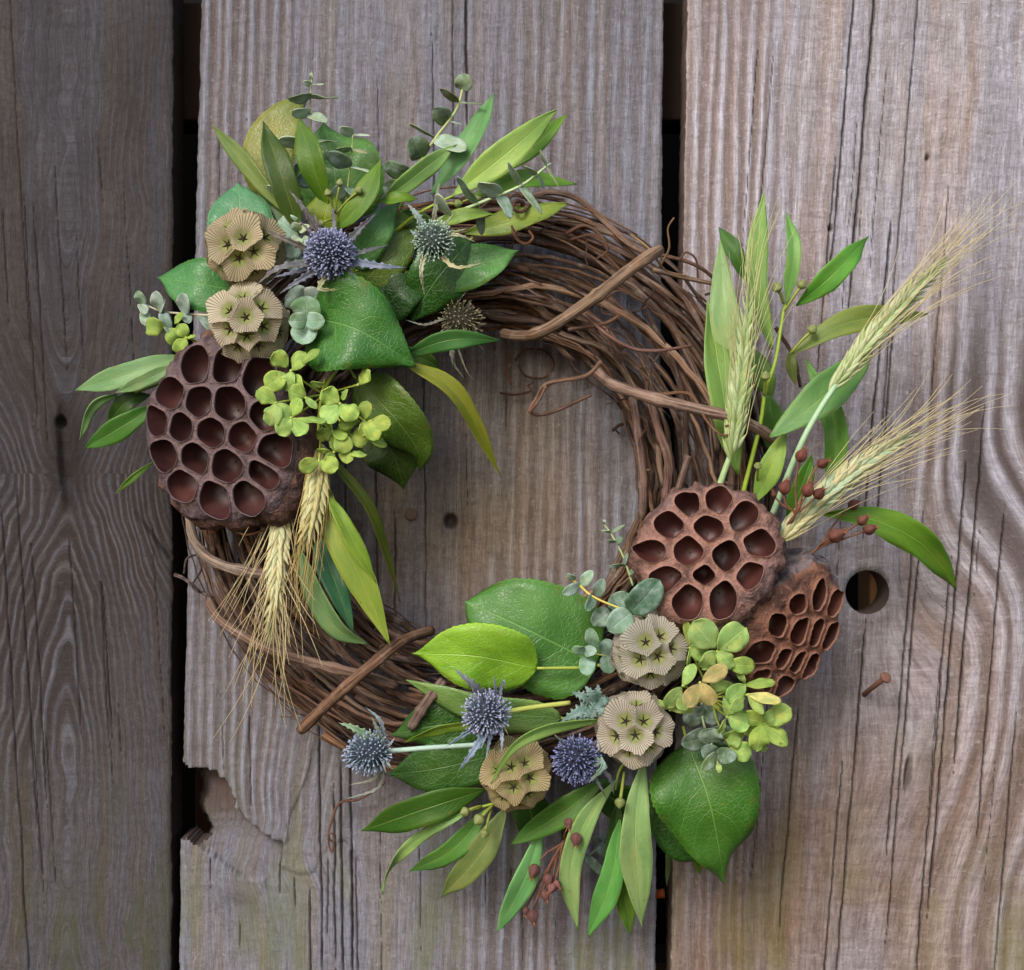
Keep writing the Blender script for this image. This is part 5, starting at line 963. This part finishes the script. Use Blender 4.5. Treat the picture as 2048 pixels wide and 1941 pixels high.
hydrangea('cluster of lime-green hydrangea petals beside the largest lotus pod',
    [(582, 742, 104, [(562, 721, 17, 16, (160, 172, 50), 10), (596, 724, 19, 15, HG, 20), (616, 716, 22, 9, HG, 40), (578, 757, 20, 14, HL, -10), (553, 760, 21, 18, (168, 184, 58), 10)]),
     (552, 806, 106, [(535, 795, 20, 15, HG, 10), (566, 822, 17, 14, HL, 20), (546, 828, 20, 17, HL, -10)]),
     (582, 836, 108, [(570, 853, 17, 15, (186, 216, 110), 10), (597, 852, 17, 16, (190, 222, 110), -10), (592, 816, 16, 13, HG, 30), (622, 840, 24, 9, (160, 190, 60), 45)]),
     (612, 796, 104, [(598, 791, 18, 18, HG, 20), (622, 806, 14, 8, HL, 40), (600, 770, 16, 10, HG, 50)]),
     (680, 808, 106, [(662, 795, 18, 17, (182, 198, 72), 10), (662, 826, 19, 18, HL, -10), (697, 824, 18, 17, HG, 10), (688, 790, 10, 8, HG, 40)]),
     (728, 842, 102, [(731, 822, 16, 13, HY, 30), (757, 846, 20, 14, (192, 186, 50), 10), (726, 857, 13, 8, (206, 206, 70), 30), (742, 860, 20, 14, HY, 20), (700, 846, 18, 13, HO, 30)]),
     (700, 870, 96, [(716, 874, 20, 17, HY, 10), (678, 884, 16, 16, HG, 10), (755, 884, 14, 9, HO, 40), (690, 862, 14, 10, HO, 30)]),
     (664, 862, 100, [(650, 846, 17, 10, HG, 45), (652, 868, 16, 13, HO, 20), (684, 886, 18, 16, (178, 194, 66), 10), (676, 868, 16, 10, HO, 30)]),
     (668, 905, 98, [(650, 903, 13, 6, HY, 50), (662, 914, 14, 9, HO, 30), (690, 914, 13, 10, HY, 10), (712, 908, 16, 8, HG, 55)]),
     (638, 922, 100, [(657, 929, 17, 15, (188, 194, 56), 10), (619, 930, 18, 14, (178, 186, 50), 10)]),
     (716, 770, 96, [(728, 756, 15, 12, HY, 30), (640, 770, 12, 8, HG, 50)])],
    [[(640, 800, 92), (660, 760, 80), (690, 720, 70)], [(636, 870, 90), (640, 810, 86), (650, 760, 74)]], (648, 790, 82))
hydrangea('small lime petals at the left edge, above the largest lotus pod',
    [(340, 660, 72, [(314, 655, 18, 16, (168, 186, 54), 10), (346, 670, 16, 15, HG, 10), (356, 638, 12, 8, HO, 40)]), (372, 676, 74, [(366, 664, 14, 12, HG, 10), (362, 690, 15, 12, (166, 188, 50), 10), (382, 674, 8, 5, HG, 40)])], [], (400, 690, 60))
DR = (206, 182, 116)
hydrangea('cluster of pale green hydrangea petals below the two right lotus pods, with dried tan petals',
    [(1435, 1303, 108, [(1410, 1272, 30, 25, (190, 218, 136), 8), (1462, 1280, 30, 25, (190, 222, 130), -8), (1420, 1320, 20, 16, (172, 196, 96), 20), (1450, 1318, 20, 14, (178, 204, 100), 20)]),
     (1452, 1330, 106, [(1478, 1331, 25, 15, (168, 184, 52), 10), (1440, 1322, 12, 8, HL, 40)]),
     (1400, 1366, 112, [(1428, 1350, 25, 14, (206, 190, 126), 14), (1386, 1390, 22, 15, DR, 10), (1412, 1387, 22, 15, DR, -10)]),
     (1380, 1296, 100, [(1376, 1268, 22, 8, (190, 190, 66), 30), (1378, 1316, 20, 5, HL, 50), (1394, 1300, 20, 18, (140, 164, 70), 10)]),
     (1366, 1372, 104, [(1376, 1352, 22, 11, (178, 206, 120), 20), (1350, 1394, 21, 15, (158, 182, 96), 20), (1366, 1404, 14, 12, (150, 176, 84), 20)]),
     (1490, 1370, 104, [(1474, 1386, 20, 18, (168, 204, 108), 10), (1514, 1368, 30, 10, (176, 200, 60), 34), (1484, 1356, 24, 7, (186, 208, 110), 45), (1446, 1372, 20, 11, (166, 200, 110), 20)]),
     (1496, 1390, 106, [(1526, 1396, 30, 10, (206, 214, 130), 20), (1510, 1408, 22, 9, (188, 200, 92), 20), (1478, 1408, 16, 12, (160, 186, 84), 20)]),
     (1454, 1434, 100, [(1476, 1442, 20, 18, (160, 196, 104), 10), (1460, 1412, 22, 14, (160, 192, 100), 20), (1446, 1452, 14, 8, (168, 190, 90), 40)]),
     (1528, 1446, 98, [(1554, 1432, 26, 18, (178, 192, 74), 14), (1542, 1440, 16, 17, (168, 200, 100), -10), (1550, 1468, 28, 15, (178, 196, 60), 20), (1506, 1440, 20, 18, (170, 184, 40), 20), (1520, 1474, 24, 18, (164, 182, 44), 10)]),
     (1490, 1468, 92, [(1508, 1462, 20, 16, (160, 182, 50), 20), (1470, 1474, 18, 14, (150, 174, 60), 20), (1516, 1486, 18, 10, (160, 180, 50), 30)]),
     (1462, 1496, 96, [(1480, 1502, 20, 17, (150, 180, 76), 10), (1466, 1488, 14, 12, (140, 170, 70), 20)]),
     (1340, 1420, 98, [(1330, 1412, 16, 6, (160, 184, 100), 40), (1362, 1420, 22, 7, (170, 162, 86), 30)])],
    [[(1440, 1420, 86), (1420, 1400, 80), (1400, 1390, 70)]], (1424, 1396, 82))

# ------------------------------------------------------------------ bearded wheat
def grain_mesh():
    V = []; UV = []; F = []; n = 8; prof = [(-.5, .06), (-.42, .42), (-.2, .85), (.05, 1.0), (.3, .78), (.5, .42), (.66, .14), (.74, .02)]
    for (z, r) in prof:
        for k in range(n): V.append((r * .5 * math.cos(2 * math.pi * k / n), r * .38 * math.sin(2 * math.pi * k / n), z)); UV.append((k / n, (z + .5) / 1.24))
    for j in range(len(prof) - 1):
        for k in range(n): F.append((j * n + k, j * n + (k + 1) % n, (j + 1) * n + (k + 1) % n, (j + 1) * n + k))
    return mesh('grain', V, F, M_GRAIN, UV)
ME_GR = grain_mesh()
def wheat(label, ear, w, n, col, col2, awn_t, awn_n, awn_len, spread, stem=None, seed=1, scol=(170, 190, 150), awncol=(204, 190, 146), bend=0.0):
    """ear: photo points from stem end to tip; awns run on past the tip"""
    rng = random.Random(seed); t = thing('wheat_ear', label, 'wheat', 'bearded wheat ears')
    C = curve([P(*p) for p in ear], 60); wm = PX(w, ear[0][2]); L = np.linalg.norm(np.diff(C, axis=0), axis=1).sum(); gl = L / n * 2.15
    V = []; F = []; UV = []
    def awn(p, d, ln, cur):
        pts = [p + d * ln * s + cur * ln * s * s for s in np.linspace(0, 1, 7)]
        v, f, uv = tube_data(pts, np.linspace(.00030, .00011, 7), 3, False); b = len(V); V.extend(v); UV.extend(uv); F.extend(tuple(b + i for i in q) for q in f)
    axis_end = nrm(C[-1] - C[-6])
    for i in range(n):
        s = (i + .5) / n; k = int(s * 60); T = nrm(C[min(k + 2, 60)] - C[max(k - 2, 0)]); side = nrm(np.cross(T, VIEW)); front = nrm(np.cross(side, T)); front = front if front[1] < 0 else -front
        env = math.sin(math.pi * min(1, .16 + s * .88)) ** .5 * (1 - .25 * s)
        for (sd, fr_, tw) in ((-1, .12, 0), (1, .12, .5), (-.42, .42, .25), (.42, .42, .75), (0, -.3, .4)):
            c = C[min(60, max(0, int((s + (tw - .4) * .8 / n) * 60)))] + side * sd * wm * .30 * env + front * fr_ * wm * .45 * env
            d = nrm(T + side * sd * .42 + front * fr_ * .45 + np.array([rng.uniform(-.13, .13) for _ in range(3)]))
            x = nrm(np.cross(d, front)); y = np.cross(d, x)
            M = Matrix(((x[0], y[0], d[0], c[0]), (x[1], y[1], d[1], c[1]), (x[2], y[2], d[2], c[2]), (0, 0, 0, 1))) @ Matrix.Diagonal((wm * .36 * env * rng.uniform(.9, 1.1), wm * .40 * env, gl * rng.uniform(.92, 1.08), 1))
            q = rng.random(); cc = tuple(a * (1 - q) + b * q for a, b in zip(col, col2))
            inst('grain', ME_GR, M, t, cc)
            if abs(sd) > .3 and rng.random() < awn_t:
                tip = c + d * gl * .7; dd = nrm(axis_end * .75 + T * .4 + side * (sd * spread * rng.uniform(.3, 1.25) + bend * rng.uniform(.4, 1)) + front * rng.uniform(-.06, .12))
                awn(tip, dd, PX(awn_len) * rng.uniform(.6, 1.1) * (1.15 - .35 * s), side * rng.uniform(-.22, .22) + np.array([0, 0, -.05]))
    for i in range(awn_n):
        s = rng.random(); k = int(s * 59); T = nrm(C[k + 1] - C[k]); side = nrm(np.cross(T, VIEW)); q = rng.choice([-1, 1])
        awn(C[k] + side * q * wm * .35, nrm(T + side * q * spread * rng.uniform(.5, 2.4) + np.array([0, rng.uniform(-.25, .1), 0])), PX(awn_len) * rng.uniform(.4, 1.0), side * rng.uniform(-.2, .2))
    o = obj('awns', V, F, M_AWN, t, awncol, UV); o['kind'] = 'stuff'
    if stem: ptube('stem', stem, 13, M_STEM, t, scol, 12, 8, 11)
    return t
wheat('upright green wheat ear standing in front of the tall right leaves', [(1464, 902, 82), (1478, 780, 86), (1492, 660, 84), (1502, 566, 80)], 44, 17, (146, 166, 106), (172, 190, 150), .6, 5, 230, .08, [(1438, 975, 74), (1450, 940, 78), (1465, 900, 82)], 1, (168, 196, 140), (198, 196, 138))
wheat('longest wheat ear, pale green, reaching to the right edge of the picture', [(1672, 768, 92), (1740, 680, 90), (1820, 590, 78), (1903, 508, 64)], 40, 20, (158, 176, 122), (186, 194, 160), .6, 4, 260, .09, [(1540, 1042, 70), (1595, 905, 92), (1630, 835, 94), (1674, 766, 92)], 2, (158, 188, 148))
wheat('thick pale blue-green wheat ear slanting right over the brown capsules', [(1568, 1074, 88), (1650, 990, 90), (1740, 920, 82), (1832, 862, 68)], 48, 19, (162, 186, 160), (198, 190, 150), .65, 10, 260, .15, [(1520, 1120, 76), (1545, 1095, 84), (1570, 1072, 88)], 3)
wheat('wheat ear hanging down the lower left vines, with the widest beard', [(566, 975, 58), (560, 1060, 80), (550, 1190, 92), (539, 1294, 86)], 40, 19, (186, 176, 132), (190, 192, 158), .5, 16, 215, .30, None, 4, (180, 170, 100), (206, 188, 142), .10)
wheat('short wheat ear hanging beside the largest lotus pod, under lime petals', [(640, 905, 84), (631, 985, 94), (618, 1060, 98), (608, 1110, 94)], 48, 12, (170, 160, 108), (190, 188, 146), .6, 5, 190, .09, None, 5, (180, 170, 100), (190, 164, 104), -.06)

# ------------------------------------------------------------------ brown dry capsules
def capsules(label, items, root, col, stem_via=None):
    """items: (x, y, d, r, direction in degrees counted clockwise from right)"""
    t = thing('capsule_cluster', label, 'seed capsules', 'brown dry capsules')
    for (x, y, d, r, ang) in items:
        C = P(x, y, d); R = PX(r * .86, d); a = math.radians(ang); ax = nrm((math.cos(a), -.35, -math.sin(a))); j = RND.uniform(.85, 1.15)
        cap = lathe('capsule', C - ax * R, ax, [(0, R * .25), (R * .2, R * .58), (R * .6, R * .86), (R * 1.05, R * .92), (R * 1.5, R * .74), (R * 1.9, R * .48), (R * 2.2, R * .30)], M_CAPS, t, tuple(q * j for q in col), 20, .10)
        V = []; F = []
        u = nrm(np.cross(ax, [.1, .9, .4])); w = np.cross(ax, u)
        for k in range(5):
            q = k * 1.2566; e = u * math.cos(q) + w * math.sin(q); g = np.cross(ax, e); b = len(V); p0 = C + ax * R * 1.1
            V += [p0 + e * R * .34 + g * R * .13, p0 + e * R * .34 - g * R * .13, p0 + e * R * .22, p0 + e * R * (.42 + RND.uniform(0, .3)) + ax * R * .75]; F += [(b, b + 1, b + 3), (b + 1, b + 2, b + 3), (b + 2, b, b + 3)]
            b = len(V); p0 = C - ax * R * .9
            V += [p0 + e * R * .3 + g * R * .16, p0 + e * R * .3 - g * R * .16, p0 + e * R * .2, p0 + e * R * 1.0 + ax * R * .35]; F += [(b, b + 1, b + 3), (b + 1, b + 2, b + 3), (b + 2, b, b + 3)]
        obj('sepals', V, F, M_CAPS, cap, (140, 92, 66), smooth=False)
        e = C - ax * R * .95; rt = P(*root); via = P(*stem_via) if stem_via else (e + rt) / 2
        tube('stalk', [e, e * .6 + via * .4 - ax * R * .6, via, rt], .00055, .0009, M_CAPS, t, (112, 76, 58), 12, 5)
capsules('spray of red-brown dry capsules in front of the lower right wheat', [(1603, 912, 100, 15, -65), (1645, 927, 98, 13, -25), (1570, 976, 102, 16, -75), (1548, 989, 100, 8, -110), (1616, 981, 104, 16, -70), (1638, 988, 104, 14, -50)], (1552, 1080, 80), (88, 50, 40), (1590, 1030, 96))
capsules('loose brown capsules under the thick wheat ear, by the drooping leaf', [(1707, 1010, 74, 13, -30), (1725, 1041, 82, 13, -40), (1739, 1059, 84, 14, -20), (1672, 1071, 88, 18, -25)], (1560, 1165, 70), (86, 52, 44), (1632, 1100, 82))
capsules('dry reddish capsules hanging between the leaves at the bottom', [(1139, 1645, 70, 14, 100), (1152, 1678, 72, 14, 95), (1068, 1741, 58, 15, 110), (1096, 1758, 60, 12, 80), (1104, 1776, 60, 12, 120), (1090, 1790, 58, 12, 70), (1112, 1768, 58, 11, 40), (1066, 1832, 50, 14, 85), (1052, 1822, 48, 9, 100)], (1206, 1570, 60), (100, 66, 62), (1130, 1680, 60))
